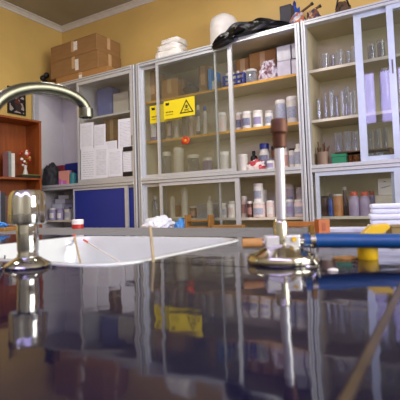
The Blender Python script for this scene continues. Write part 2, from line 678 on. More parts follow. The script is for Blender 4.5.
# sink basin
sink = thing('sink', ((SX0 + SX1) / 2, (SY0 + SY1) / 2, BZ - 0.22), 'white ceramic basin sunk into the dark tiled bench', 'sink')
rings = [(-0.004, 0.0005, 0.064), (-0.002, 0.0018, 0.064), (0.003, 0.0025, 0.06), (0.008, 0.001, 0.056), (0.013, -0.012, 0.055), (0.018, -0.10, 0.06), (0.028, -0.17, 0.06), (0.06, -0.2, 0.06)]
bm = bmesh.new()
prev = None
c0 = sink.location
for ins, z, r in rings:
    ring = [bm.verts.new((x - c0.x, y - c0.y, BZ + z - c0.z)) for x, y in rrect(SX0 + ins, SX1 - ins, SY0 + ins, SY1 - ins, r)]
    if prev:
        for k in range(len(ring)):
            k2 = (k + 1) % len(ring)
            bm.faces.new((prev[k], prev[k2], ring[k2], ring[k]))
    prev = ring
bm.faces.new(prev)
so = mesh_obj('basin', bm, M_CERAM, sink, smooth=True)
md = so.modifiers.new('solid', 'SOLIDIFY')
md.thickness = 0.003
md.offset = -1
lathe('drain', [(0.0, 0.004), (0.02, 0.004), (0.032, 0.006), (0.034, 0.0)], M_CHROME, sink, (0, 0, 0.0201))

# things lying in and across the sink


def stick(name, p0, p1, r, m, label, cat, tip=None):
    p0, p1 = Vector(p0), Vector(p1)
    o = thing(name, p0, label, cat)
    tube('shaft', [(0, 0, 0), (p1 - p0)], r, m, o, seg=6)
    if tip:
        d = p1 - p0
        tube('tip', [d * 0.86, d * 1.01], r * 1.35, tip, o, seg=6)
    return o


# wooden splint: foot inside the near part of the basin, leaning on the near rim
q0 = PZ(153.3, 260, BZ + 0.002)
q1 = PY(150, 226.5, q0.y + 0.02)
stick('wooden_splint', q0 + (q0 - q1).normalized() * 0.02 + Vector((0, 0.0, 0)), q1, 0.0021, M_WOODP, 'pale wooden splint standing up at the right edge of the white sink', 'splint')
stick('glass_stirring_rod', PY(80.5, 263, 0.62), PY(74, 235.5, SY1 - 0.02), 0.0024, M_WOODP, 'thin rod with orange tip leaning in the white sink beside the faucet', 'rod', M_ORANGE)
stick('glass_stirring_rod', PY(123, 264, 0.60), PY(84, 240, SY1 - 0.03), 0.0018, M_WHITEG, 'thin pale rod with orange tip lying slanted in the white sink', 'rod', M_ORANGE)
stick('bent_hairpin', (SX0 + 0.10, SY0 + 0.10, BZ - 0.17), (SX0 + 0.021, SY0 + 0.16, BZ - 0.02), 0.0013, M_BLACK, 'short dark wire leaning at the left wall of the sink', 'wire')

# ================================================================== faucet
FB = PZ(28, 267, BZ)
faucet = thing('sink_faucet', (FB.x, FB.y, BZ), 'chrome sink tap with ribbed handle and arched swan neck spout', 'faucet')
lathe('flange', [(0, 0.0), (0.0265, 0.0), (0.0275, 0.002), (0.026, 0.005), (0.019, 0.009), (0.0135, 0.0125), (0, 0.0125)], M_CHROME, faucet, seg=32)
lathe('valve_body', [(0.012, 0.010), (0.0128, 0.015), (0.0118, 0.018), (0.0126, 0.022), (0.0132, 0.045), (0.0128, 0.052), (0.010, 0.055), (0.009, 0.062)], M_CHROME, faucet, seg=28)
# ribbed cap handle: lobed cross section
bm = bmesh.new()
prof_h = [(0.0, 0.0525), (0.80, 0.0525), (0.96, 0.0535), (1.0, 0.057), (0.97, 0.084), (0.92, 0.090), (0.76, 0.0945), (0.4, 0.0955), (0.0, 0.0955)]
N = 48
prev = None
for r, z in prof_h:
    if r == 0:
        ring = [bm.verts.new((0, 0, z))]
    else:
        ring = []
        for k in range(N):
            t = 2 * math.pi * k / N
            lob = 0.0186 + 0.0042 * (abs(math.cos(3 * (t + 0.35))) ** 0.6)
            ring.append(bm.verts.new((lob * r * math.cos(t), lob * r * math.sin(t), z)))
    if prev:
        for k in range(N):
            k2 = (k + 1) % N
            if len(prev) == 1:
                bm.faces.new((prev[0], ring[k], ring[k2]))
            elif len(ring) == 1:
                bm.faces.new((prev[k], prev[k2], ring[0]))
            else:
                bm.faces.new((prev[k], prev[k2], ring[k2], ring[k]))
    prev = ring
mesh_obj('handle', bm, M_CHROME, faucet, smooth=True)
# swan neck: leg beside the valve, arch over the basin
D0 = EYE + ray(-9, 150) * (0.50 / ray(-9, 150).dot(_f))
D1 = EYE + ray(86, 113) * (0.585 / ray(86, 113).dot(_f))
leg = Vector((D0.x, D0.y, BZ))
ztip = D1.z
span = Vector((D1.x - leg.x, D1.y - leg.y, 0))
rv = 0.036
pts = [Vector((0, 0, 0.004))]
ztop = ztip + 0.002
for k in range(6):
    pts.append(Vector((0, 0, 0.004 + (ztop - 0.028 - BZ) * (k + 1) / 6)))
for k in range(1, 25):
    t = math.pi * k / 24
    pts.append(Vector((span.x / 2 * (1 - math.cos(t)), span.y / 2 * (1 - math.cos(t)), ztop - 0.024 * (1 - k / 24) - BZ + rv * math.sin(t))))
lo = leg - Vector((FB.x, FB.y, BZ))
tube('spout', pts, 0.0078, M_SPOUT, faucet, lo, seg=20)
tb = pts[-1] + lo
lathe('aerator', [(0.0065, 0.004), (0.0098, 0.004), (0.0102, 0.001), (0.0102, -0.008), (0.0085, -0.009), (0.007, -0.007)], M_DARKM, faucet, tb, seg=20)
lathe('spout_flange', [(0, 0.0), (0.0125, 0.0), (0.013, 0.002), (0.011, 0.008), (0.0082, 0.012)], M_CHROME, faucet, lo, seg=28)
tube('supply_pipe', [lo + Vector((0, 0, 0.0)), lo + Vector((0, 0, -0.08)), Vector((0, 0, -0.08)), Vector((0, 0, 0.0))], 0.006, M_CHROME, faucet)

# ================================================================== bunsen burner, tubing, hose
BB = PZ(282, 262.5, BZ)
bun = thing('bunsen_burner', (BB.x, BB.y, BZ), 'metal bunsen burner with copper topped tube and round base on the bench', 'burner')
lathe('base', [(0, 0.0), (0.0395, 0.0), (0.0405, 0.002), (0.0405, 0.007), (0.0385, 0.010), (0.030, 0.0125), (0.021, 0.017), (0.013, 0.021), (0, 0.022)], M_NICKEL, bun, seg=40)
bm = bmesh.new()
add_box(bm, -0.0195, 0.0205, -0.0075, 0.0075, 0.0175, 0.0315)
bevel(bm, 0.0016, 2)
mesh_obj('gas_block', bm, M_STEELW, bun, rot=(0, 0, YAW + 0.05))
lathe('stem_collar', [(0.0068, 0.02), (0.0085, 0.022), (0.0085, 0.046), (0.0072, 0.049), (0.0062, 0.05)], M_NICKEL, bun, seg=20)
lathe('tube', [(0.0050, 0.045), (0.0055, 0.05), (0.0058, 0.070), (0.0056, 0.130), (0.0056, 0.136)], M_STEELW, bun, seg=20)
lathe('burner_head', [(0.0050, 0.132), (0.0078, 0.134), (0.0080, 0.147), (0.0083, 0.149), (0.0090, 0.1505), (0.0098, 0.1515), (0.0098, 0.1655), (0.0090, 0.167), (0.0060, 0.167), (0.0055, 0.150)], M_COPPER, bun, seg=20)
ex = Vector((math.cos(YAW), math.sin(YAW), 0))
ey = Vector((-math.sin(YAW), math.cos(YAW), 0))
tube('hose_barb', [ex * 0.019 + Vector((0, 0, 0.0245)), ex * 0.030 + Vector((0, 0, 0.0245))], [0.0035, 0.0045], M_CHROME, bun)
tube('inlet_stub', [-ex * 0.030 + Vector((0, 0, 0.0235)), -ex * 0.018 + Vector((0, 0, 0.0235))], 0.004, M_NICKEL, bun)
sc = mesh_obj('screw', (lambda b: (add_lathe(b, [(0, 0), (0.0028, 0), (0.0028, 0.002), (0, 0.002)], 12), b)[1])(bmesh.new()), M_YELLOW, bun, ex * 0.0135 - ey * 0.0072 + Vector((0, 0, 0.027)), (math.radians(90), 0, YAW))

for ch in bun.children:
    if ch.name.split('.')[0] in ('tube', 'burner_head'):
        ch.rotation_euler = Matrix.Rotation(0.022, 3, ey).to_euler()

tr = thing('rubber_tube', BB + Vector((0, 0, 0.0235)) - ex * 0.022, 'short tan rubber tube pushed on the left side of the burner', 'tube')
tube('sleeve', [(0, 0, 0), -ex * 0.012 + Vector((0, 0, 0.0003)), -ex * 0.023], [0.0055, 0.0053, 0.0054], M_RUBBER, tr, seg=14)

# blue hose running right
hz = Vector((BB.x, BB.y, BZ + 0.0245))
hpts = []
for k in range(16):
    u = k / 15
    hpts.append(ex * (0.026 + 0.30 * u) + ey * (-0.10 * u * u) + Vector((0, 0, -0.004 * math.sin(u * 2.5) - 0.013 * max(0, u - .35) ** 1.5)))
hose = thing('gas_hose', hz, 'thick blue rubber gas hose leading from the burner to the right', 'hose')
tube('hose', hpts, 0.0083, M_HOSE, hose, seg=18)
tube('clamp', [ex * 0.0325, ex * 0.0385], 0.0094, M_NICKEL, hose, seg=18)
bmx = bmesh.new()
add_box(bmx, -0.003, 0.003, -0.004, 0.004, 0, 0.010)
bevel(bmx, 0.0008)
mesh_obj('clamp_screw', bmx, mat('brass', '#8f6a32', 0.35, 0.8), hose, ex * 0.0355 + Vector((0, 0, 0.0075)), (0, 0, YAW))

# small bits on the bench near the burner
p = PZ(314, 268, BZ)
tk = thing('tube_clip', (p.x, p.y, BZ), 'small metal pinch clip on the bench right of the burner base', 'clip')
tube('bow', [(-0.010, 0.004, 0.010), (0.0, 0.0, 0.008), (0.004, 0, 0.0015)], 0.0013, M_CHROME, tk, seg=8)
tube('arm', [(-0.008, -0.002, 0.0015), (0.004, -0.002, 0.0015), (0.006, -0.001, 0.009)], 0.0013, M_CHROME, tk, seg=8)
p = PZ(333, 271, BZ)
tag(blob('chalk_crumb', M_WHITEP, 0.0055, 0.003, 0.0028, (p.x, p.y, BZ), 0.15, 2, 1, sub=2, rot=(0, 0, 0.4)), 'tiny white crumb on the tiles below the blue hose', 'crumb')
p = PZ(345, 259, BZ)
tag(blob('rubber_scrap', M_RUBBER, 0.014, 0.004, 0.004, (p.x, p.y, BZ), 0.2, 2, 5, sub=3, rot=(0, 0, 0.5)), 'brownish rubber scrap lying under the blue hose', 'scrap')

# yellow squat bottle behind the hose
p = PZ(368, 259, BZ)
yb = thing('yellow_bottle', (p.x, p.y, BZ), 'small yellow plastic bottle with slanted top standing behind the blue hose', 'bottle')
lathe('body', [(0, 0), (0.0105, 0), (0.0115, 0.002), (0.0115, 0.020), (0.0105, 0.023), (0, 0.023)], M_YELLOW, yb, seg=24)
bmx = bmesh.new()
vs = [(-0.0085, 0.022), (0.0085, 0.022), (0.026, 0.036), (0.024, 0.041), (0.004, 0.039), (-0.006, 0.030)]
A = [bmx.verts.new((ex * x + ey * -0.006) + Vector((0, 0, z))) for x, z in vs]
B = [bmx.verts.new((ex * x + ey * 0.006) + Vector((0, 0, z))) for x, z in vs]
bmx.faces.new(A)
bmx.faces.new(B)
for i in range(6):
    bmx.faces.new((A[i], A[(i + 1) % 6], B[(i + 1) % 6], B[i]))
bevel(bmx, 0.0015, 2)
mesh_obj('spout', bmx, M_YELLOW, yb)

# stack of folded papers at the back of the bench, right
p = PZ(386, 232, BZ)
z = BZ
names = ['lowest white bundle of papers in the stack at the right back of the bench', 'middle white bundle of papers in the stack at the right back of the bench', 'topmost white bundle of papers in the stack at the right back of the bench']
for k, (x0, x1, h) in enumerate(((366, 420, 0.014), (368, 420, 0.024), (370, 422, 0.021))):
    d = depth((p.x, p.y, z))
    w = (x1 - x0) * d / FPX
    st = thing('paper_bundle', (p.x + 0.02 + 0.002 * k, p.y + 0.022, z), names[k], 'papers', 'paper bundles on the bench', rot=(0, 0, YAW - 0.35))
    n = 2
    for s in range(n):
        bmx = bmesh.new()
        e = random.uniform(-0.002, 0.002)
        add_box(bmx, -w / 2 + e, w / 2 + e, -0.035 + e, 0.035, h * s / n, h * (s + 1) / n)
        bevel(bmx, h / n * 0.42, 3)
        mesh_obj('fold', bmx, M_PAPER, st)
    z += h
# brown box right of the yellow bottle, in front of the papers
p = PZ(400, 236, BZ)
bb = thing('small_brown_box', (p.x + 0.008, p.y - 0.01, BZ), 'small brown box at the right edge behind the blue hose', 'box', rot=(0, 0, YAW))
bmx = bmesh.new()
add_box(bmx, -0.028, 0.028, -0.012, 0.012, 0, 0.017)
bevel(bmx, 0.001)
mesh_obj('tray', bmx, mat('olive_brown_card', '#7d6738', 0.6), bb)
bmx = bmesh.new()
add_box(bmx, -0.029, 0.029, -0.013, 0.013, 0.017, 0.0215)
bevel(bmx, 0.001)
mesh_obj('lid', bmx, mat('olive_brown_card', '#7d6738', 0.6), bb)
# orange matchbox
p = PZ(321, 233.5, BZ)
d = depth(p)
ob = thing('matchbox', (p.x, p.y + 0.012, BZ), 'orange matchbox standing on the back of the bench right of the burner', 'matchbox', rot=(0, 0, YAW + 0.25))
w, h = 12.5 * d / FPX, 14 * d / FPX
bmx = bmesh.new(); add_box(bmx, -w / 2, w / 2, -0.009, 0.009, 0, h); bevel(bmx, 0.0006)
mesh_obj('sleeve', bmx, M_ORANGEC, ob)
bmx = bmesh.new(); add_box(bmx, -w * .22, w * .1, -0.0005, 0.0005, h * .2, h * .75)
mesh_obj('print', bmx, mat('dark_orange_print', '#8f3a12', 0.5), ob, (0, -0.0092, 0))
# grey papers lying flat behind the hose
p = PZ(345, 231, BZ)
fp = thing('flat_papers', (p.x, p.y + 0.01, BZ), 'thin pile of grey white papers lying flat behind the blue hose', 'papers', rot=(0, 0, 0.12))
for s in range(3):
    bmx = bmesh.new(); add_box(bmx, -0.055 + .002 * s, 0.052 + .003 * s, -0.04, 0.035, 0.0022 * s, 0.0022 * s + 0.002)
    mesh_obj('sheet', bmx, M_PAPER, fp)
# red and white tub at the back of the bench
p = PZ(80, 228.3, BZ)
d = depth(p)
r = 5.6 * d / FPX
tb_ = thing('small_tub', (p.x, p.y - 0.01, BZ), 'small round white tub with red bottom at the back edge of the bench', 'tub')
lathe('red_base', [(0, 0), (r, 0), (r, r * 0.75), (0, r * 0.75)], M_RED, tb_)
lathe('lid', [(0, r * 0.75), (r * 1.02, r * 0.75), (r * 1.02, r * 1.5), (r * .9, r * 1.6), (0, r * 1.6)], M_WHITEP, tb_)
# board and blue cloth at far left of the bench
p = PZ(2, 231, BZ)
bo = thing('wooden_board', (p.x - 0.05, p.y, BZ), 'yellow wooden board lying at the far left back of the bench', 'board', rot=(0, 0, 0.3))
bmx = bmesh.new(); add_box(bmx, -0.12, 0.085, -0.05, 0.05, 0, 0.012); bevel(bmx, 0.001)
mesh_obj('plank', bmx, M_WOODY, bo)
bmx = bmesh.new(); add_box(bmx, -0.12, -0.09, -0.055, 0.055, 0.012, 0.016)
mesh_obj('batten', bmx, M_WOODY, bo)
tag(blob('blue_cloth', M_BLUEL, 0.06, 0.035, 0.02, (p.x - 0.055, p.y + 0.005, BZ + 0.0125), 0.3, 2.5, 4), 'bright blue crumpled cloth on the wooden board at far left', 'cloth')

# ================================================================== cabinets
YF = 2.86          # plane of the door fronts
ZT = 2.235         # cabinet top
ZR0, ZR1 = 1.165, 1.215   # rail between upper and lower compartments
ZS1, ZS2, ZLOW = 1.905, 1.548, 0.858   # shelf tops (upper, middle, lower compartment)
SY_F, SY_K = 2.945, 3.232  # shelf front edge and shelf back


def door(parent, x0, x1, y, z0, z1, glass, sl=0.028, sr=0.028, rl=0.03, m=M_ALU, handle=None, panel=None):
    bm = bmesh.new()
    cx, cz = (x0 + x1) / 2, (z0 + z1) / 2
    hw, hh = (x1 - x0) / 2, (z1 - z0) / 2
    t = 0.009
    add_box(bm, -hw, -hw + sl, -t, t, -hh, hh)
    add_box(bm, hw - sr, hw, -t, t, -hh, hh)
    add_box(bm, -hw + sl, hw - sr, -t, t, hh - rl, hh)
    add_box(bm, -hw + sl, hw - sr, -t, t, -hh, -hh + rl)
    o = mesh_obj('sliding_door', bm, m, parent, Vector((cx, y, cz)) - parent.location)
    bm = bmesh.new()
    add_box(bm, -hw + sl - 0.003, hw - sr + 0.003, -0.002, 0.002, -hh + rl - 0.003, hh - rl + 0.003)
    mesh_obj('panel' if panel else 'pane', bm, panel or glass, o)
    if handle is not None:
        bm = bmesh.new()
        add_box(bm, -0.004, 0.004, -0.003, 0.003, -0.045, 0.045)
        bevel(bm, 0.0015)
        mesh_obj('handle', bm, mat('dark_bronze_pull', '#6f6650', 0.4, 0.6), o, (handle[0] - cx, -t - 0.003, handle[1] - cz))
    return o


def cabinet(name, label, x0, x1, inner, edge, shelves, post=0.036, frame=M_ALU, back=None):
    c = thing(name, ((x0 + x1) / 2, 3.05, 0), label, 'cabinet')
    bk = back or inner
    box('side_panel', inner, c, x0, x0 + 0.018, 2.90, 3.25, 0.0, ZT - 0.02)
    box('side_panel', inner, c, x1 - 0.018, x1, 2.90, 3.25, 0.0, ZT - 0.02)
    box('back_panel', bk, c, x0 + 0.018, x1 - 0.018, 3.234, 3.25, 0.1, ZT - 0.02)
    box('top_panel', inner, c, x0, x1, 2.90, 3.25, ZT - 0.02, ZT)
    box('middle_panel', inner, c, x0 + 0.018, x1 - 0.018, 2.90, 3.234, ZR0 + 0.004, ZR1 - 0.002)
    box('bottom_panel', inner, c, x0 + 0.018, x1 - 0.018, 2.90, 3.234, 0.08, 0.1)
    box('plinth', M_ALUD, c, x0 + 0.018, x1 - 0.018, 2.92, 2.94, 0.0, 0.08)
    # aluminium face frame
    box('frame_post', frame, c, x0, x0 + post, 2.842, 2.90, 0.0, ZT, 0.002)
    box('frame_post', frame, c, x1 - post, x1, 2.842, 2.90, 0.0, ZT, 0.002)
    box('frame_rail', frame, c, x0 + post, x1 - post, 2.842, 2.90, ZT - 0.035, ZT, 0.002)
    box('frame_rail', frame, c, x0 + post, x1 - post, 2.842, 2.90, ZR0, ZR1, 0.002)
    box('frame_rail', frame, c, x0 + post, x1 - post, 2.842, 2.90, 0.0, 0.1, 0.002)
    # groove lines of the sliding track
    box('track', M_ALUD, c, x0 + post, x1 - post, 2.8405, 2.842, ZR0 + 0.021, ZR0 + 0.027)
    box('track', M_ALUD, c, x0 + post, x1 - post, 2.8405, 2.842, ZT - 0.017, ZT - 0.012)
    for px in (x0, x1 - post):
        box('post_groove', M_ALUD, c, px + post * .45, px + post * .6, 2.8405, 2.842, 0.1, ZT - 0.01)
    for z in shelves:
        s = box('shelf', inner, c, x0 + 0.019, x1 - 0.019, SY_F, SY_K, z - 0.018, z)
        box('edging', edge if z > 1 else M_EDGEW, s, x0 + 0.019, x1 - 0.019, SY_F - 0.003, SY_F, z - 0.019, z + 0.0005)
    return c


C1X0, C1X1 = -3.705, -2.322
C2X0, C2X1 = -2.300, -0.822
C3X0, C3X1 = -0.812, 0.66
c1 = cabinet('storage_cabinet', 'aluminium framed cabinet with papers on its glass and blue lower doors', C1X0, C1X1, M_LAMG, M_EDGEW, [ZLOW], 0.034)
box('shelf', M_LAMG, c1, C1X0 + 0.65, C1X1 - 0.019, SY_F, SY_K, 1.842, 1.86)
box('divider_panel', M_LAMG, c1, -3.085, -3.067, SY_F - 0.02, 3.233, ZR1, ZT - 0.02)
xa = PY(79, 140, YF).x
door(c1, xa - 0.012, C1X1 - 0.028, 2.859, ZR1 + 0.002, ZT - 0.036, M_GLASS, 0.02, 0.03, 0.03, handle=(C1X1 - 0.043, 1.56))
xb = PY(74, 205, YF).x
xc = PY(126, 205, YF).x
door(c1, xb, xc + 0.03, 2.859, 0.102, ZR0 - 0.002, None, 0.014, 0.035, 0.02, panel=M_BLUE)
door(c1, xc - 0.02, C1X1 - 0.030, 2.882, 0.102, ZR0 - 0.002, None, 0.014, 0.014, 0.02, panel=M_BLUE)

c2 = cabinet('storage_cabinet', 'wide aluminium framed cabinet with yellow warning stickers and rows of chemical jars', C2X0, C2X1, M_LAM, M_EDGE, [ZS1, ZS2, ZLOW], 0.036)
x158 = PY(160, 140, YF).x
x215 = PY(216, 140, YF).x
x233 = PY(235, 150, YF).x
door(c2, C2X0 + 0.034, x215 + 0.012, 2.884, ZR1 + 0.002, ZT - 0.036, M_GLASSH, 0.026, 0.014, 0.026)
door(c2, x158 - 0.02, x233 + 0.004, 2.859, ZR1 + 0.002, ZT - 0.036, M_GLASSH, 0.022, 0.034, 0.022)
xl0 = PY(162.5, 205, YF).x
xl1 = PY(240.5, 205, YF).x
xl2 = PY(220, 205, YF).x
door(c2, C2X0 + 0.034, xl2, 2.884, 0.102, ZR0 - 0.002, M_GLASSH, 0.03, 0.012, 0.026)
door(c2, xl0 - 0.02, xl1, 2.859, 0.102, ZR0 - 0.002, M_GLASSH, 0.024, 0.036, 0.026)

c3 = cabinet('storage_cabinet', 'aluminium framed cabinet on the right full of clear laboratory glassware', C3X0, C3X1, M_LAM3, M_EDGEW, [ZS1, ZS2 - 0.004, ZLOW], 0.03)
x357 = PY(360.5, 90, YF).x
x390 = PY(393, 70, YF).x
door(c3, x357 - 0.024, x357 + 0.70, 2.884, ZR1 + 0.002, ZT - 0.036, M_GLASS, 0.046, 0.03, 0.03, m=M_ALUB)
door(c3, x390 - 0.02, C3X1 - 0.03, 2.859, ZR1 + 0.002, ZT - 0.036, M_GLASS, 0.038, 0.03, 0.03, m=M_ALUB, handle=(x390, 1.80))
x318 = PY(319, 195, YF).x
x397 = PY(397, 195, YF).x
door(c3, x318 - 0.018, x397 + 0.03, 2.859, 0.102, ZR0 - 0.002, M_GLASS, 0.026, 0.04, 0.026, m=M_ALUB)
door(c3, x397 - 0.03, C3X1 - 0.03, 2.884, 0.102, ZR0 - 0.002, M_GLASS, 0.03, 0.03, 0.026, m=M_ALUB)

# ------------------------------------------------------------------ papers on the glass of the left cabinet
YP = 2.8565
PM = [papermat('printed_sheet', 22, 0.62), papermat('printed_sheet_dense', 30, 0.5), papermat('printed_sheet_sparse', 14, 0.68)]


def sheet(x0, x1, y0, y1, mi, label, y_off=0.0, tilt=0.0):
    xm, ym = (x0 + x1) / 2, (y0 + y1) / 2
    c = PY(xm, ym, YP)
    w = PY(x1, ym, YP).x - PY(x0, ym, YP).x
    h = PY(xm, y0, YP).z - PY(xm, y1, YP).z
    bm = bmesh.new()
    n = 6
    cols = [[bm.verts.new((w * (k / n - .5), -0.0015 * math.sin(math.pi * k / n) + dy, s * h / 2)) for s in (-1, 1)] for k in range(n + 1) for dy in (0,)]
    for a, b in zip(cols[:-1], cols[1:]):
        bm.faces.new((a[0], b[0], b[1], a[1]))
    o = mesh_obj('paper_sheet', bm, PM[mi], None, (c.x, YP - y_off, c.z), (0, tilt, 0))
    md = o.modifiers.new('solid', 'SOLIDIFY')
    md.thickness = 0.0006
    return tag(o, label, 'paper', 'papers taped to the cabinet glass')


YP = 2.855
sheet(80, 93.5, 123, 149, 0, 'printed white sheet at the top left of the papers on the glass', 0, 0.03)
sheet(94, 105.5, 124.5, 147.5, 1, 'narrow printed white sheet second from left in the top row on the glass', 0, 0.02)
sheet(105.5, 117, 141, 149.5, 2, 'short white paper strip in the middle below the brown gap on the glass', 0.0)
sheet(118, 133, 118.5, 150, 0, 'tall printed white sheet at the top right of the papers on the glass', 0, 0.02)
sheet(81, 95.5, 148.5, 180, 2, 'printed white sheet at the bottom left of the papers on the glass', 0.001, 0.02)
sheet(95, 108, 146, 178.5, 1, 'dense printed white sheet second from left in the bottom row on the glass', 0.002, 0.02)
sheet(108, 122.5, 149, 176.5, 0, 'printed white sheet with small dark stamp third in the bottom row on the glass', 0.001, 0.01)
sh = sheet(123, 133, 150, 174, 2, 'small white sheet held by two black clips at the bottom right on the glass', 0.0, 0.0)
for y in (149, 174):
    c = PY(128.3, y, YP)
    bm = bmesh.new()
    add_box(bm, -0.055, 0.055, -0.004, 0.004, -0.02, 0.02)
    bevel(bm, 0.002)
    mesh_obj('binder_clip', bm, M_BLACK, sh, (c.x - sh.location.x, -0.006, c.z - sh.location.z))


# ------------------------------------------------------------------ warning stickers
def sticker(x0, x1, y0, y1, yy, label):
    c = PY((x0 + x1) / 2, (y0 + y1) / 2, yy)
    w = PY(x1, y0, yy).x - PY(x0, y0, yy).x
    h = 0.155
    s = thing('warning_sticker', (c.x, yy, c.z), label, 'sticker', 'toxic warning stickers')
    flatpoly('backing', [(-w / 2, -h / 2), (w / 2, -h / 2), (w / 2, h / 2), (-w / 2, h / 2)], M_SIGN, s, (0, 0, 0))
    # triangle border with skull and crossbones
    cx, k = w * 0.24, h * 0.40
    tri = [(cx - k * 1.1, -k * 0.82), (cx + k * 1.1, -k * 0.82), (cx, k * 1.02)]
    ins = [(cx - k * 0.82, -k * 0.66), (cx + k * 0.82, -k * 0.66), (cx, k * 0.72)]
    bm = bmesh.new()
    for y in (0, -0.0006):
        pass
    A = [bm.verts.new((x, 0, z)) for x, z in tri]
    B = [bm.verts.new((x, 0, z)) for x, z in ins]
    A2 = [bm.verts.new((x, -0.0006, z)) for x, z in tri]
    B2 = [bm.verts.new((x, -0.0006, z)) for x, z in ins]
    for i in range(3):
        j = (i + 1) % 3
        bm.faces.new((A2[i], A2[j], B2[j], B2[i]))
        bm.faces.new((A[i], B[i], B[j], A[j]))
        bm.faces.new((A[i], A[j], A2[j], A2[i]))
        bm.faces.new((B[i], B2[i], B2[j], B[j]))
    mesh_obj('triangle', bm, M_INK, s, (0, -0.0009, 0))
    sk = [(0.25 * math.cos(t) * k + cx, (0.22 * math.sin(t) + 0.06) * k) for t in [math.radians(a) for a in range(-30, 211, 20)]]
    sk += [(cx - 0.13 * k, -0.12 * k), (cx - 0.13 * k, -0.22 * k), (cx + 0.13 * k, -0.22 * k), (cx + 0.13 * k, -0.12 * k)]
    flatpoly('skull', sk, M_INK, s, (0, -0.0009, 0), 0.0006)
    for sx in (-1, 1):
        flatpoly('eye_socket', [(cx + sx * 0.10 * k + 0.055 * k * math.cos(t), 0.06 * k + 0.055 * k * math.sin(t)) for t in [2 * math.pi * i / 8 for i in range(8)]], M_SIGN, s, (0, -0.0016, 0), 0.0003)
        a, b = Vector((cx - sx * 0.36 * k, -0.30 * k)), Vector((cx + sx * 0.36 * k, -0.55 * k))
        d = (b - a).normalized() * 0.035 * k
        nrm = Vector((-d.y, d.x)) * 1.1
        flatpoly('bone', [tuple(a - nrm), tuple(b - nrm), tuple(b + d * 2), tuple(b + nrm), tuple(a + nrm), tuple(a - d * 2)], M_INK, s, (0, -0.0009 - 0.0002 * (sx > 0), 0), 0.0006)
    # small flag emblem and two lines of small print at the left
    x = -w / 2 + 0.02
    flatpoly('emblem', [(x, h * .24), (x + 0.035, h * .24), (x + 0.035, h * .40), (x + 0.02, h * .37), (x, h * .40)], M_INK, s, (0, -0.0009, 0), 0.0006)
    for zz, n, ww in ((-0.17, 5, 0.013), (-0.30, 7, 0.008)):
        for q in range(n):
            x1_ = x + q * (0.078 / n)
            flatpoly('letter_mark', [(x1_, h * zz), (x1_ + ww * .75, h * zz), (x1_ + ww * .75, h * (zz + 0.075 * (1 if n == 5 else .6))), (x1_, h * (zz + 0.075 * (1 if n == 5 else .6)))], M_INK, s, (0, -0.0009, 0), 0.0005)
    return s


sticker(163.5, 194.5, 98, 118, 2.8558, 'yellow skull warning sticker on the front sliding glass door')
sticker(149.5, 181, 103, 122, 2.8806, 'yellow skull warning sticker on the rear glass door, mostly covered by the front door')


# ------------------------------------------------------------------ containers
ARC = (math.radians(-155), math.radians(-35))


def jar(name, x0, x1, yt, zb, Y, body, lid, label, cat='jar', band=None, group=None, lidh=0.16, seg=18, lidr=0.96):
    X, w, h = slot(x0, x1, yt, zb, Y)
    r = w / 2
    j = thing(name, (X, Y, zb), label, cat, group)
    lh = h * lidh
    bh = h - lh
    lathe('body', [(0, 0), (r * .93, 0), (r, r * .08), (r, bh - r * .18), (r * .9, bh), (0, bh)], body, j, seg=seg)
    lathe('lid', [(0, bh), (r * lidr * .97, bh), (r * lidr, bh + lh * .1), (r * lidr, h - lh * .12), (r * lidr * .94, h), (0, h)], lid, j, seg=seg)
    if band is not None:
        lathe('label_band', [(r * 1.008, bh * .22), (r * 1.008, bh * .72)], band, j, arc=ARC)
    return j


def bottle(name, x0, x1, yt, zb, Y, body, cap, label, cat='bottle', band=None, group=None, neck=0.4, caph=0.16, sh=0.68):
    X, w, h = slot(x0, x1, yt, zb, Y)
    r = w / 2
    j = thing(name, (X, Y, zb), label, cat, group)
    lathe('body', [(0, 0), (r * .93, 0), (r, r * .08), (r, h * sh), (r * .85, h * (sh + .08)), (r * neck, h * (1 - caph - .03)), (r * neck, h * (1 - caph)), (0, h * (1 - caph))], body, j, seg=18)
    lathe('cap', [(0, h * (1 - caph)), (r * neck * 1.25, h * (1 - caph)), (r * neck * 1.25, h * .985), (r * neck * 1.1, h), (0, h)], cap, j, seg=14)
    if band is not None:
        lathe('label_band', [(r * 1.008, h * .15), (r * 1.008, h * sh * .92)], band, j, arc=ARC)
    return j


def beaker(name, x0, x1, yt, zb, Y, label, m=None, group=None, flare=1.06, foot=False, cat='beaker', spout=True):
    X, w, h = slot(x0, x1, yt, zb, Y)
    r = w / 2
    t = min(0.0025, r * .12)
    if foot:
        pr = [(0, 0), (r, 0), (r, h * .03), (r * .62, h * .05), (r * .58, h * .08), (r * .58, h * .96), (r * .75, h), (r * .58 - t, h * .96), (r * .58 - t, h * .09), (0, h * .09)]
    else:
        pr = [(0, 0), (r * .9, 0), (r * .96, r * .12), (r * .96, h * .93), (r * flare, h), (r * .96 - t, h * .93), (r * .96 - t, r * .15), (0, t)]
    j = thing(name, (X, Y, zb), label, cat, group)
    lathe('glass_wall', pr, m or M_WARE, j, seg=18)
    if foot:
        lathe('scale_marks', [(r * .59, h * .25), (r * .59, h * .27)], M_LABELB, j, arc=ARC)
    else:
        lathe('rim', [(r * flare, h * .985), (r * flare * 1.015, h * .993), (r * flare, h), (r * flare * .97, h * .993), (r * flare, h * .985)], m or M_WARE, j, seg=18)
    return j


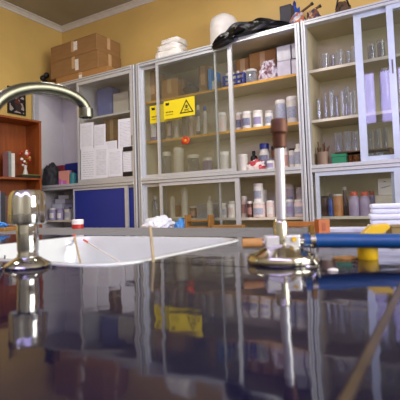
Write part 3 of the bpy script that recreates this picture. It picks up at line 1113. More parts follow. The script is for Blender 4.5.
def carton(name, x0, x1, yt, zb, Y, dep, label, m=None, cat='box', tape=True, group=None, rotz=0.0, labelpatch=None):
    """box whose front face spans the given columns"""
    xm = (x0 + x1) / 2
    X, w, h = slot(x0, x1, yt, zb, Y)
    a = PY(x0, yt + 5, Y).x
    b = PY(x1, yt + 5, Y).x
    w = b - a
    c = thing(name, ((a + b) / 2, Y + dep / 2, zb), label, cat, group, rot=(0, 0, rotz))
    bm = bmesh.new()
    add_box(bm, -w / 2, w / 2, -dep / 2, dep / 2, 0, h)
    bevel(bm, min(0.003, h * .03))
    mesh_obj('body', bm, m or M_CARD, c)
    for s in (-1, 1):
        bm = bmesh.new()
        add_box(bm, -w / 2 + 0.001, w / 2 - 0.001, -dep / 2 * (1 if s < 0 else -0.01), (dep / 2 if s > 0 else -0.002), h, h + 0.003)
        mesh_obj('flap', bm, m or M_CARD, c)
    if tape:
        bm = bmesh.new()
        add_box(bm, -0.022, 0.022, -dep / 2 - 0.0012, -dep / 2 - 0.0002, h * .3, h)
        mesh_obj('tape', bm, M_TAPE, c)
        bm = bmesh.new()
        add_box(bm, w / 2 + 0.0002, w / 2 + 0.0012, -0.022, 0.022, h * .3, h)
        mesh_obj('tape', bm, M_TAPE, c)
    if labelpatch:
        bm = bmesh.new()
        add_box(bm, labelpatch[0] * w, labelpatch[1] * w, -dep / 2 - 0.002, -dep / 2 - 0.0013, labelpatch[2] * h, labelpatch[3] * h)
        mesh_obj('shipping_label', bm, M_TAG, c)
    return c


# ------------------------------------------------------------------ on top of the cabinets
zt = ZT
# three flat cartons stacked at the left
carton('flat_carton', 56, 107, 72, zt, 2.915, 0.335, 'lowest flat cardboard box in the stack of three on the cabinet', M_CARD2, 'box', True, 'cartons on the cabinet', rotz=0.01, labelpatch=(-0.03, 0.03, .2, .7))
ct = [o for o in bpy.data.objects if o.name.startswith('flat_carton')]
h1 = max(v.co.z for v in ct[0].children[0].data.vertices) + 0.0045
X_, w_, h2_ = slot(51, 99, 48, zt + h1, 2.915)
carton('flat_carton', 50.5, 98, 56.5, zt + h1, 2.915, 0.335, 'middle flat cardboard box in the stack of three on the cabinet', M_CARD, 'box', True, 'cartons on the cabinet', labelpatch=(0.04, 0.11, .15, .8))
hh = h1 + max(v.co.z for v in [o for o in bpy.data.objects if o.name == 'flat_carton.001'][0].children[0].data.vertices) + 0.0035
carton('flat_carton', 50.5, 97, 40.5, zt + hh, 2.915, 0.335, 'topmost flat cardboard box in the stack of three on the cabinet', M_CARD, 'box', True, 'cartons on the cabinet', rotz=-0.012, labelpatch=(0.02, 0.10, .35, .9))

# little dark figure beside the cartons
X, w, h = slot(40, 50, 70, zt, 2.98)
t = thing('dark_ornament', (X, 2.98, zt), 'small black two lobed object beside the stacked cartons at the far left', 'ornament')
lathe('base', [(0, 0), (w * .5, 0), (w * .42, h * .4), (w * .2, h * .55), (0, h * .55)], M_BLACK, t)
for s in (-1, 1):
    bm = bmesh.new()
    bmesh.ops.create_icosphere(bm, subdivisions=2, radius=w * .30)
    mesh_obj('lobe', bm, M_BLACK, t, (s * w * .27, 0, h * (.74 if s > 0 else .66)), smooth=True)

# folded white plastic
X, w, h = slot(160, 187, 40, zt, 2.97)
t = thing('folded_white_bag', (X, 2.97, zt), 'folded white plastic bag on the cabinet right of the cartons', 'bag')
for k, (zz, hh_, ww, dx) in enumerate(((0, .42, 1.0, 0), (.40, .32, .96, -.01), (.70, .28, .84, .008))):
    blob('fold', M_WHITEP, w * .5 * ww, 0.09, h * hh_, (dx, 0.004 * k, h * zz), 0.10, 1.8, 3 + k, 0.8, parent=t, sub=4, ridged=False, sq=5.0)
blob('loose_corner', M_WHITEG, w * .16, 0.03, h * .4, (-w * .42, -0.075, 0), 0.2, 2, 8, 0.5, parent=t, sub=3)

# white drum
X, w, h = slot(210.5, 239, 15.5, zt, 3.11)
r = w / 2
t = thing('white_drum', (X, 3.11, zt), 'round shouldered white plastic drum on the cabinet behind the black bag', 'drum')
lathe('body', [(0, 0), (r * .96, 0), (r, .01), (r, h * .28), (r * .985, h * .30), (r, h * .32), (r, h * .62), (r * .985, h * .64), (r, h * .66), (r * .97, h * .80), (r * .86, h * .90), (r * .62, h * .955), (0, h * .96)], M_WHITEP, t, seg=36)
lathe('cap', [(0, h * .95), (r * .5, h * .95), (r * .5, h * .99), (r * .44, h), (0, h)], M_WHITEG, t, seg=24)

# black bag spilling over the front edge
bm = bmesh.new()
nu, nv = 60, 28
P0, P1 = PY(213, 45, 2.84), PY(290, 25, 2.87)
L = P1.x - P0.x
grid = []
for i in range(nu + 1):
    u = i / nu
    e = max(0.06, (math.sin(math.pi * min(1, u * 1.0 + 0.0)) ** 0.5))
    rz = (0.072 - 0.05 * u) * e + 0.01
    ry = (0.11 - 0.075 * u) * e + 0.008
    cx_ = P0.x + L * u
    ycen = 2.845 + 0.075 * u
    zcen = ZT + rz * 0.55 + 0.012 + 0.03 * math.sin(u * 3.0) * u - 0.05 * max(0, 1 - u * 1.8)
    ring = []
    for k in range(nv):
        t = 2 * math.pi * k / nv
        d = Vector((u * 2.4, math.cos(t) * 1.5, math.sin(t) * 1.5))
        q = 1 + 0.40 * (abs(noise.noise(d * 1.1)) * 2 - .4) + 0.20 * noise.noise(d * 2.6) + 0.05 * noise.noise(d * 5)
        y = ycen + ry * q * math.cos(t)
        z = zcen + rz * q * math.sin(t)
        if y > 2.834:
            z = max(z, ZT + 0.003)
        ring.append(bm.verts.new((cx_ + 0.02 * noise.noise(d * 2) - P0.x, y - 2.9, z - ZT)))
    grid.append(ring)
for a, b in zip(grid[:-1], grid[1:]):
    for k in range(nv):
        bm.faces.new((a[k], a[(k + 1) % nv], b[(k + 1) % nv], b[k]))
bm.faces.new(grid[0])
bm.faces.new(grid[-1])
tag(mesh_obj('black_plastic_bag', bm, M_BLACKP, None, (P0.x, 2.9, ZT), smooth=True), 'crumpled black plastic bag hanging over the top edge of the cabinet', 'bag')

# dark upright box, blue bundle, patterned packets
carton('dark_box', 279.5, 291, 5.5, zt, 2.98, 0.09, 'upright dark grey box on the cabinet at the end of the black bag', mat('charcoal_card', '#33323a', 0.6), 'box', False)
X, w, h = slot(290, 302, 4, zt, 3.16)
t = thing('blue_bundle', (X, 3.16, zt), 'round blue bundle on the cabinet behind the patterned packets', 'bundle')
blob('cloth', M_BLUEP, w * .5, w * .45, h, (0, 0, 0), 0.2, 2.4, 9, parent=t, sub=3)
blob('knot', M_BLUED, w * .16, w * .16, h * .2, (0, 0, h * .9), 0.2, 2.4, 2, parent=t, sub=2)
M_PATT = patchmat('printed_packet_film', ['#b9b6c8', '#6d6fa8', '#b06a4a', '#d8cfc4', '#3c3a58'], 42, 0.35)
M_PATT2 = patchmat('printed_packet_film_warm', ['#7a4a38', '#b0907a', '#473a52', '#c9a070', '#2c2833'], 42, 0.35)
X, w, h = slot(291, 306, 12, zt, 2.95)
tag(blob('printed_packet', M_PATT, w * .52, 0.05, h, (X, 2.95, zt), 0.22, 2.5, 11, sub=3), 'bluish printed packet on the cabinet beside the dark box', 'packet', 'printed packets on the cabinets')
X, w, h = slot(304, 318, 9, zt, 2.96)
tag(blob('printed_packet', M_PATT2, w * .50, 0.05, h, (X + .02, 2.97, zt), 0.22, 2.5, 15, sub=3), 'brownish printed packet on the cabinet right of the bluish packet', 'packet', 'printed packets on the cabinets')
for (xa_, ya_, xb_, yb_), lb in (((299, 14, 313, 3), 'long dark stick lying steeply across the printed packets'), ((307, 14, 321, 5.5), 'short dark stick at the right of the printed packets')):
    a, b = PY(xa_, ya_, 3.04), PY(xb_, yb_, 3.04)
    s = stick('dark_stick', a, b, 0.009, M_TWIG, lb, 'stick', M_BLACK)
X, w, h = slot(336, 351, -2, zt, 2.97)
t = thing('dark_pouch', (X, 2.97, zt), 'dark brown pouch with strap on the right cabinet at the picture top', 'pouch')
blob('body', patchmat('dark_brown_cloth', ['#33261f', '#57402f', '#241d1c'], 30, 0.7), w * .5, 0.05, h * .85, (0, 0, 0), 0.2, 2, 21, parent=t, sub=3)
tube('strap', [(-w * .45, 0, h * .5), (-w * .3, 0, h * 1.0), (w * .2, 0, h * 1.05), (w * .42, 0, h * .5)], 0.007, M_BLACK, t)

# ------------------------------------------------------------------ cabinet 1 contents
zf = ZR1
carton('brown_carton', 104, 119, 117, zf, 3.06, 0.13, 'brown carton standing behind the papers on the glass', M_CARD, 'box')
zs = 1.86
X, w, h = slot(97, 112, 87, zs, 3.08)
carton('blue_box', 97, 111, 88, zs, 3.06, 0.14, 'blue box on the upper shelf behind the paper covered glass', mat('dusty_blue_card', '#5a68a8', 0.5), 'box', False)
carton('grey_box', 113, 128, 93, zs, 3.08, 0.12, 'flat grey box right of the blue box behind glass', M_WHITEG, 'box', False)
X, w, h = slot(44, 60, 164, zf, 3.0)
tag(blob('black_shoulder_bag', M_GREYD, w * .52, 0.10, h, (X, 3.0, zf), 0.18, 2, 31), 'black soft bag at the left on the open cabinet shelf', 'bag')
carton('red_box', 50, 64, 166, zf, 3.125, 0.09, 'dark red box behind the black bag on the open shelf', mat('dark_red_card', '#8e2436', 0.5), 'box', False)
X, w, h = slot(57, 70, 172, zf, 2.975)
carton('pink_lilac_carton', 58.5, 68.5, 171, zf, 2.955, 0.08, 'pink and lilac printed box on the open cabinet shelf', patchmat('pink_lilac_print', ['#d06aa8', '#8f8ac8', '#e09a8a', '#b4b0dc'], 16, 0.5), 'box', False)
carton('navy_box', 65, 78, 163.5, zf, 3.06, 0.10, 'navy blue box behind the pink and lilac box', M_BLUED, 'box', False)
bottle('teal_bottle', 70, 77, 170, zf, 2.97, mat('teal_plastic', '#2c7f88', 0.4), M_BLACK, 'small teal bottle at the right end of the open shelf')
zl = ZLOW
jar('purple_white_jar', 49.5, 57, 208, zl, 2.98, M_LILAC, M_WHITEP, 'purple jar with white lid, left on the low shelf beside the blue door', band=M_WHITEP)
jar('purple_white_jar', 57, 64, 208.5, zl, 2.98, M_LILAC, M_LILAC, 'purple jar with pale label, second on the low shelf beside the blue door', band=M_WHITEP)
jar('white_cup', 64.5, 72, 207, zl, 2.99, M_WHITEG, M_LABELD, 'white jar with dark lid nearest the blue door on the low shelf', band=M_LABELB)
for k, (x0, x1, yt) in enumerate(((57, 71, 203.5), (60, 72, 199), (63, 74, 195))):
    X, w, h = slot(x0, x1, yt, zl, 3.13)
    X2, w2, hb = slot(x0, x1, yt + 4.5, zl, 3.13)
    hb = 0 if k == 0 else book_top + 0.0005
    book_top = h
    b = thing('cream_book', (X, 3.13, zl + hb), ['lowest cream book in the small pile on the low shelf', 'middle cream book in the small pile on the low shelf', 'topmost cream book in the small pile on the low shelf'][k], 'book', 'cream books on the low shelf', rot=(0, 0, 0.15 * k))
    bm = bmesh.new(); add_box(bm, -w / 2, w / 2, -0.09, 0.09, 0.002, h - hb - 0.0025)
    mesh_obj('pages', bm, M_PAPER, b)
    for z0 in (0.0, h - hb - 0.0025):
        bm = bmesh.new(); add_box(bm, -w / 2 - 0.002, w / 2 + 0.002, -0.092, 0.092, z0, z0 + 0.002)
        mesh_obj('cover', bm, mat('cream_cover', '#d6c79c', 0.6), b)

# ------------------------------------------------------------------ cabinet 2, upper shelf (behind glass, then open)
z1 = ZS1
carton('tall_carton', 149, 156, 72, z1, 3.03, 0.15, 'brown carton at the left end of the top shelf behind the glass', M_CARD, 'box')
carton('brown_carton', 161, 177.5, 79, z1, 2.99, 0.18, 'brown carton in the middle of the glass on the top shelf', M_CARD2, 'box')
X, w, h = slot(183, 200, 84, z1, 3.04)
t = thing('dark_dish', (X, 3.04, z1), 'dark grey dish on the top shelf right of the brown carton', 'dish')
lathe('bowl', [(0, 0), (w * .3, 0), (w * .5, h * .55), (w * .52, h * .6), (w * .46, h * .55), (w * .25, h * .1), (0, h * .1)], mat('dark_grey_glaze', '#3d3f42', 0.25), t, seg=28)
lathe('lid_dish', [(w * .46, h * .62), (w * .2, h * .95), (w * .08, h), (0, h)], mat('dark_grey_glaze', '#3d3f42', 0.25), t, seg=28)
carton('tall_brown_carton', 198.5, 207, 66, z1, 3.0, 0.14, 'tall brown carton beside the blue folder on the top shelf', M_CARD, 'box')
t_ = carton('blue_folder', 207.8, 210.8, 69, z1, 2.965, 0.18, 'thin upright light blue folder on the top shelf', M_BLUEL, 'folder', False)
carton('white_small_box', 211.5, 216, 81, z1, 2.98, 0.08, 'small white box between the blue folder and the blue crate', M_WHITEG, 'box', False)
# blue crate with white tops
X, w, h = slot(222.5, 244.5, 74, z1, 3.0)
a, b = PY(222.5, 80, 2.96).x, PY(244.5, 80, 2.96).x
w = b - a
cr = thing('blue_crate', ((a + b) / 2, 3.03, z1), 'navy blue crate holding white bottles on the top shelf', 'crate')
hc = h * .86
for nm, bxs in (('crate_floor', (-w / 2, w / 2, -.07, .07, 0, .006)), ('crate_wall', (-w / 2, -w / 2 + .006, -.07, .07, .006, hc)), ('crate_wall', (w / 2 - .006, w / 2, -.07, .07, .006, hc)), ('crate_wall', (-w / 2 + .006, w / 2 - .006, .064, .07, .006, hc))):
    bm = bmesh.new(); add_box(bm, *bxs); mesh_obj(nm, bm, M_BLUED, cr)
bm = bmesh.new()
for zz in (0.006, hc * .45, hc * .85):
    add_box(bm, -w / 2 + .006, w / 2 - .006, -.07, -.064, zz, zz + hc * .15)
for k in range(4):
    xx = -w / 2 + .006 + (w - .02) * k / 3
    add_box(bm, xx, xx + .010, -.0701, -.0639, .006, hc)
mesh_obj('crate_front', bm, M_BLUED, cr)
lbs = ['leftmost', 'second', 'third', 'rightmost']
for k in range(4):
    xx = (a + b) / 2 - w / 2 + w * (k + .5) / 4
    t = thing('white_bottle', (xx, 3.0 + 0.02 * (k % 2), z1 + .0062), lbs[k] + ' white bottle standing in the navy blue crate', 'bottle', 'white bottles in the crate')
    rr = w / 4 * .42
    lathe('body', [(0, 0), (rr, 0), (rr, h * .8), (rr * .6, h * .92), (0, h * .92)], M_WHITEP, t, seg=14)
    lathe('cap', [(0, h * .92), (rr * .65, h * .92), (rr * .65, h * 1.08), (0, h * 1.08)], M_WHITEG, t, seg=12)
for (x0, x1, yt, Y, lb) in ((236, 249, 59, 3.12, 'brown carton behind the blue crate on the open top shelf'), (249, 276, 51.5, 3.10, 'wide brown carton at the back of the open top shelf')):
    carton('brown_carton', x0, x1, yt, z1, Y, 0.11, lb, M_CARD2, 'box')
jar('clear_tub', 246, 257.5, 70, z1, 2.985, M_WAREB, M_WHITEG, 'clear plastic tub with pale lid right of the blue crate', 'tub')
X, w, h = slot(257, 277, 61, z1, 3.0)
tag(blob('plastic_packet', patchmat('pinkish_clear_film', ['#b9a4a8', '#cfc4cc', '#94707a', '#d8d2d8'], 45, 0.25), w * .46, 0.05, h, (X + .012, 3.005, z1), 0.3, 3, 41), 'crinkled pinkish plastic packet on the open top shelf', 'packet')
for (x0, x1, y0, y1, lb) in ((277, 290.5, 61, 77, 'lower left'), (291.5, 301.5, 59, 75, 'lower right')):
    carton('white_box', x0, x1, y0, z1, 2.985, 0.13, lb + ' white box of the four at the right of the top shelf', mat('lilac_white_card', '#c9c4d2', 0.4), 'box', False, 'white boxes on the top shelf')
for (x0, x1, yt, yb, lb) in ((276.5, 290.5, 46, 61, 'upper left plastic wrapped white box of the four at the right of the top shelf'), (291.5, 301.5, 43, 58, 'upper right plastic wrapped white box of the four at the right of the top shelf')):
    _, _, hb = slot(x0, x1, yb, z1, 2.985)
    c = carton('wrapped_box', x0, x1, yt, z1 + hb + 0.004, 2.985, 0.13, lb, mat('white_card_wrapped', '#bfc0c9', 0.25, coat=0.6, bump=0.5, bscale=55), 'box', False, 'white boxes on the top shelf')

# ------------------------------------------------------------------ cabinet 2, middle shelf
z2 = ZS2
xs_ = [150.5, 160, 166.5, 173.5, 181, 188.5, 195.5, 202.5, 209]
ord_ = ['first', 'second', 'third', 'fourth', 'fifth', 'sixth', 'seventh', 'eighth']
bod = [M_LILACP, M_WAREB, M_LILACP, M_WHITEP, M_WAREB, M_PINKW, M_WAREB, M_WHITEG]
for k in range(8):
    bottle('reagent_bottle', xs_[k] + .5, xs_[k + 1] - .8, 113 + 2 * (k % 3) - k * 1.3, z2, 3.0 + 0.03 * (k % 2), bod[k], [M_WHITEP, M_LABELD, M_WHITEP, M_BLUEP][k % 4], ord_[k] + ' bottle from the left on the middle shelf below the warning sticker', band=[M_WHITEP, None, M_PINKW][k % 3], group='bottles behind the warning stickers')
jar('white_jar', 217, 227, 113, z2, 3.0, M_WHITEG, M_WHITEP, 'white jar behind the right edge of the front glass door', band=M_PINKW)
for (x0, x1, yt, Y, bo_, li, ba, lb) in (
        (236.2, 243, 113, 3.02, M_PINKW, M_WHITEP, M_LABELD, 'narrow white jar at the left end of the open middle shelf'),
        (242.5, 252.5, 111.8, 2.985, M_WHITEG, M_WHITEP, M_LABELD, 'squat white jar with dark label on the open middle shelf'),
        (253.5, 263.5, 110.8, 2.985, M_WHITEP, M_WHITEP, M_LILAC, 'white jar with lilac label on the open middle shelf'),
        (265.5, 274, 111, 2.99, M_WHITEP, M_WHITEG, M_LABELB, 'white jar left of the burner head on the middle shelf'),
        (276, 287, 100.5, 2.99, M_LABELB, M_WHITEP, M_LABELB, 'tall grey blue jar with white lid on the open middle shelf'),
        (287.2, 299, 97, 2.99, M_WHITEG, M_WHITEP, M_LABELB, 'tallest white jar near the right end of the middle shelf')):
    jar('chemical_jar', x0, x1, yt, z2, Y, bo_, li, lb, band=ba, group='jars on the open middle shelf')
bottle('dark_bottle', 299.2, 303, 104, z2, 3.0, M_BLACK, M_BLACK, 'narrow black bottle at the right end of the middle shelf')

# red flower hanging at the glass
c = PY(185.5, 140.5, 2.848)
fl = thing('red_flower', (c.x, 2.8485, c.z), 'red plastic flower stuck on the sliding glass door', 'flower')
for k in range(7):
    t = 2 * math.pi * k / 7
    bm = bmesh.new()
    bmesh.ops.create_icosphere(bm, subdivisions=2, radius=0.016)
    for v in bm.verts:
        v.co.y *= 0.35
    mesh_obj('petal', bm, [M_RED, M_ORANGE][k % 3 == 0], fl, (0.026 * math.cos(t), 0, 0.019 * math.sin(t)), smooth=True)
bm = bmesh.new()
bmesh.ops.create_icosphere(bm, subdivisions=2, radius=0.012)
for v in bm.verts:
    v.co.y *= 0.4
mesh_obj('flower_centre', bm, M_YELLOW, fl, (0, -0.004, 0), smooth=True)

# ------------------------------------------------------------------ cabinet 2, floor of the upper compartment
for k, (x0, x1, yt, m_) in enumerate(((163, 172, 152, M_WAREB), (174, 185, 148, M_WHITEG), (188, 200, 155, M_WAREB), (203, 213, 158, M_LILACP), (219, 230, 152, M_WHITEG))):
    jar('hazy_jar', x0, x1, yt, zf, 3.03, m_, M_WHITEP, ord_[k] + ' pale jar from the left on the cabinet floor behind the lower glass', group='pale jars behind the glass', band=None)
jar('white_jar', 238, 248.5, 154.5, zf, 2.99, M_WHITEG, M_WHITEP, 'plain white jar at the left of the open cabinet floor', lidh=.12)
bottle('blue_capped_bottle', 260, 270.5, 143.5, zf, 3.075, M_WHITEG, M_BLUED, 'white bottle with navy cap and dark label', band=M_LABELD, neck=.72, caph=.2, sh=.62)
X, w, h = slot(247, 266, 159.5, zf, 2.985)
tag(blob('pink_plastic_bag', patchmat('white_red_bag_film', ['#dcc4c0', '#e2dcd8', '#b9404a', '#e0d4d0', '#dccfcf'], 26, 0.35), w * .5, 0.035, h, (X, 2.985, zf), 0.25, 2.4, 51), 'crumpled white and pink plastic bag before the navy capped bottle', 'bag')
X, w, h = slot(254, 262, 156, zf, 3.1)
bottle('black_bottle', 251, 258, 151, zf, 3.12, M_BLACK, M_BLACK, 'black bottle behind the crumpled pink bag')
jar('purple_band_jar', 267, 275, 159, zf, 2.985, M_WHITEP, M_LABELD, 'small white jar with purple band left of the burner tube', band=M_LILAC)
jar('brown_white_bottle', 272, 280, 146, zf, 3.08, M_BROWN, M_BLACK, 'dark brown bottle behind the burner tube')
bottle('cream_bottle', 283.5, 289.5, 147, zf, 3.02, M_PINKW, M_WHITEP, 'slim cream bottle right of the burner tube', band=M_LABELR)
jar('dark_lid_jar', 289.5, 295.5, 148.5, zf, 3.0, M_WHITEG, M_BLACK, 'slim white jar with black lid on the cabinet floor', band=M_LABELB, lidh=.1)
bottle('white_square_bottle', 295, 304, 144, zf, 2.985, M_WHITEP, M_WHITEP, 'large white bottle at the right end of the open cabinet floor', band=M_LABELB, neck=.5, sh=.72)
bottle('black_capped_bottle', 299.5, 305.5, 138, zf, 3.1, M_BLACK, M_BLUED, 'black capped bottle behind the large white bottle')

# ------------------------------------------------------------------ cabinet 2, lower compartment
zl = ZLOW
bottle('bottle_reflection', 182, 188.5, 187, zl, 3.0, M_WHITEP, M_WHITEP, 'tall slim white bottle shaped reflection modelled behind the lower glass door', neck=.45, caph=.06, sh=.85)  # bright reflection on the lower pane, modelled as a solid bottle
X, w, h = slot(171, 184, 197, zl, 2.99)
lb_ = thing('l_shaped_reflection', (X - w * .1, 2.99, zl), 'white L shaped bracket modelled as a solid behind the lower glass door', 'reflection')  # bright L reflected in the pane, modelled as solid white parts
bm = bmesh.new(); add_box(bm, -w * .42, -w * .2, -.02, .02, 0.012, h); bevel(bm, .002)
mesh_obj('upright', bm, M_WHITEP, lb_)
bm = bmesh.new(); add_box(bm, -w * .42, w * .55, -.03, .03, 0, .012); bevel(bm, .002)
mesh_obj('foot', bm, M_WHITEP, lb_)
bm = bmesh.new(); bmesh.ops.create_icosphere(bm, subdivisions=2, radius=w * .12)
mesh_obj('knob', bm, M_WHITEP, lb_, (-w * .31, 0, h), smooth=True)
bottle('green_glass_bottle', 152, 159.5, 196, zl, 3.02, M_WAREB, M_WHITEG, 'greenish glass bottle at the left end behind the lower glass')
X, w, h = slot(174, 181, 200, zl, 3.08)
jar('amber_jar', 174, 181.5, 203, zl, 3.10, M_AMBER, M_WHITEG, 'amber jar behind the white L shaped bracket')
jar('brown_jar', 190, 197, 206, zl, 3.03, M_BROWN, M_WHITEP, 'small brown jar with white lid behind the lower glass', band=M_LABELR)
carton('grey_instrument', 197, 212, 204, zl, 3.02, 0.12, 'grey instrument box behind the lower glass', M_LABELB, 'box', False)
bottle('clear_wash_bottle', 207, 213, 196, zl, 2.97, M_WHITEP, M_WHITEP, 'white wash bottle at the right of the lower glass', neck=.35)
for (x0, x1, yt, bo_, li, ba, lb) in (
        (220.5, 228, 203, M_WHITEG, M_WHITEP, M_LABELB, 'white jar at the edge of the lower glass door'),
        (228, 235.5, 201, M_WHITEP, M_WHITEG, M_PINKW, 'white jar just left of the lower door stile')):
    jar('chemical_jar', x0, x1, yt, zl, 2.99, bo_, li, lb, band=ba, group='jars in the lower compartment')
for (x0, x1, yt, Y, bo_, li, ba, lb) in (
        (242, 248, 196, 3.04, M_PINKW, M_WHITEP, M_LABELR, 'narrow pinkish jar right of the lower door stile'),
        (247.5, 253.5, 201, 2.985, M_BROWN, M_WHITEP, M_LABELR, 'small brownish jar with pale label on the lower shelf'),
        (267, 275, 200.5, 2.985, M_PINKW, M_WHITEP, M_WHITEP, 'pale jar just left of the burner tube on the lower shelf'),
        (286.5, 295, 199.5, 2.985, M_LABELB, M_WHITEP, M_LILAC, 'grey lilac jar right of the burner tube on the lower shelf'),
        (294.8, 307.5, 199.5, 2.985, M_PINKW, M_WHITEP, M_LABELB, 'wide pinkish jar at the right end of the lower shelf'),
        (285, 296, 184, 3.12, M_WHITEG, M_WHITEP, M_LABELB, 'hazy white jar behind the grey lilac jar'),
        (297, 306, 187, 3.12, M_WHITEG, M_WHITEG, None, 'hazy white jar behind the wide pinkish jar'),
        (256, 268, 190, 3.12, M_WHITEG, M_WHITEP, None, 'white jar at the back behind the two stacked jars')):
    jar('chemical_jar', x0, x1, yt, zl, Y, bo_, li, lb, band=ba, group='jars in the lower compartment')
jar('chemical_jar', 253.5, 266.3, 202, zl, 2.985, M_PINKW, M_WHITEP, 'pinkish jar with blue label carrying a white jar on top', band=M_LABELB, group='jars in the lower compartment')
_, _, hb = slot(253.5, 266.3, 202, zl, 2.985)
jar('chemical_jar', 254, 263.8, 183.5, zl + hb, 2.985, M_WHITEP, M_WHITEP, 'white jar stacked on top of the pinkish jar', band=M_LABELB, group='jars in the lower compartment')

# ------------------------------------------------------------------ cabinet 3, glassware
z1, z2b = ZS1, ZS2 - 0.004
for k, (x0, x1, yt, Y) in enumerate(((322, 329.5, 54, 3.02), (331, 336, 55, 3.06), (336.5, 344, 50.5, 3.02), (346, 352, 51, 3.05), (352, 358, 46, 3.02), (368, 376, 44, 3.04), (378, 386, 41, 3.03))):
    beaker('glass_beaker', x0, x1, yt, z1, Y, ['first', 'second', 'third', 'fourth', 'fifth', 'sixth', 'seventh'][k] + ' clear glass beaker from the left on the top shelf of the right cabinet', group='beakers on the top shelf')
cyl = [(317, 322, 99), (324, 329, 93), (329.5, 335, 91), (335, 340, 96), (340.5, 346, 90), (344.5, 349, 88), (349.5, 354, 92), (353, 357, 89), (332, 336, 88), (347, 351, 86)]
for k, (x0, x1, yt) in enumerate(cyl):
    beaker('measuring_cylinder', x0 - .6, x1 + .6, yt, z2b, 2.985 + (0.12 if k >= 8 else 0.03 * (k % 2)), ['first', 'second', 'third', 'fourth', 'fifth', 'sixth', 'seventh', 'eighth', 'back left', 'back right'][k] + ' glass measuring cylinder ' + ('from the left' if k < 8 else '') + ' on the middle shelf of the right cabinet', group='measuring cylinders', foot=True, cat='cylinder')
for k, (x0, x1, yt) in enumerate(((367, 376, 74), (380, 384, 76), (383, 391, 68))):
    beaker('tall_glass_tube', x0, x1, yt, z2b, 3.02, ['wide left', 'slim middle', 'wide right'][k] + ' tall glass cylinder behind the sliding door of the right cabinet', group='tall glass cylinders', foot=(k == 1), cat='cylinder')
# brush jar
X, w, h = slot(317, 330, 152, zf, 2.99)
t = thing('brush_jar', (X, 2.99, zf), 'brown jar of thin wooden brushes at the left of the right cabinet', 'jar')
lathe('pot', [(0, 0), (w * .42, 0), (w * .46, h * .9), (w * .42, h), (w * .38, h * .9), (w * .36, .004), (0, .004)], mat('dusty_brown_pot', '#8d7560', 0.6), t)
for k in range(8):
    a_ = random.uniform(0, 6.28)
    rr = random.uniform(.3, .9)
    tube('brush', [(0.15 * w * math.cos(a_), 0.15 * w * math.sin(a_), .01), (w * .62 * rr * math.cos(a_), w * .5 * rr * math.sin(a_), h * random.uniform(1.3, 1.75))], [0.003, 0.005], M_TWIG, t, seg=6)
X, w, h = slot(333, 347, 154, zf, 2.975)
t = thing('green_tray', (X, 2.975, zf), 'small green plastic tray beside the brush jar', 'tray')
bm = bmesh.new(); add_box(bm, -w / 2, w / 2, -.025, .025, 0, h * .7); bevel(bm, .004, 2)
mesh_obj('tray_body', bm, M_GREEN, t)
bm = bmesh.new(); add_box(bm, -w / 2 - .003, w / 2 + .003, -.028, .028, h * .7, h); bevel(bm, .003)
mesh_obj('tray_rim', bm, M_GREEN, t)
# rack with two levels of beakers
xa_, xb_ = PY(336, 145, 3.08).x, PY(392, 140, 3.08).x
_, _, hr = slot(350, 352, 152, zf, 3.1)
rk = thing('beaker_rack', ((xa_ + xb_) / 2, 3.12, zf), 'low brown wooden rack carrying beakers in the right cabinet', 'rack')
W = xb_ - xa_
for s in (-1, 0, 1):
    bm = bmesh.new(); add_box(bm, -.006, .006, -.09, .09, 0, hr - .008)
    mesh_obj('rack_leg', bm, M_TWIG, rk, (s * (W / 2 - .006), 0, 0))
bm = bmesh.new(); add_box(bm, -W / 2, W / 2, -.095, .095, hr - .008, hr)
mesh_obj('rack_board', bm, M_TWIG, rk)
for k, (x0, x1, yt) in enumerate(((335, 343, 133), (344.5, 352, 131.5), (352.5, 359, 131), (367, 373.5, 131), (374, 381, 129), (382, 389, 128))):
    beaker('stacked_beaker', x0 + .3, x1 - .3, yt, zf + hr, 3.08, ord_[k] + ' clear beaker from the left on the brown rack', group='beakers on the rack')
for k, (x0, x1, yt) in enumerate(((338, 344, 152.5), (346, 353, 153), (353.5, 360, 152.5), (368, 375, 151), (376, 384, 150))):
    beaker('under_rack_beaker', x0, x1, yt + 2.5, zf, 3.03, ord_[k] + ' small beaker from the left under the brown rack', m=[M_WAREB, glassmat('amber_lab_glass', '#c89a70', 1.2, .2, '#b07a4a', .3)][k in (1, 2)], group='beakers under the rack')

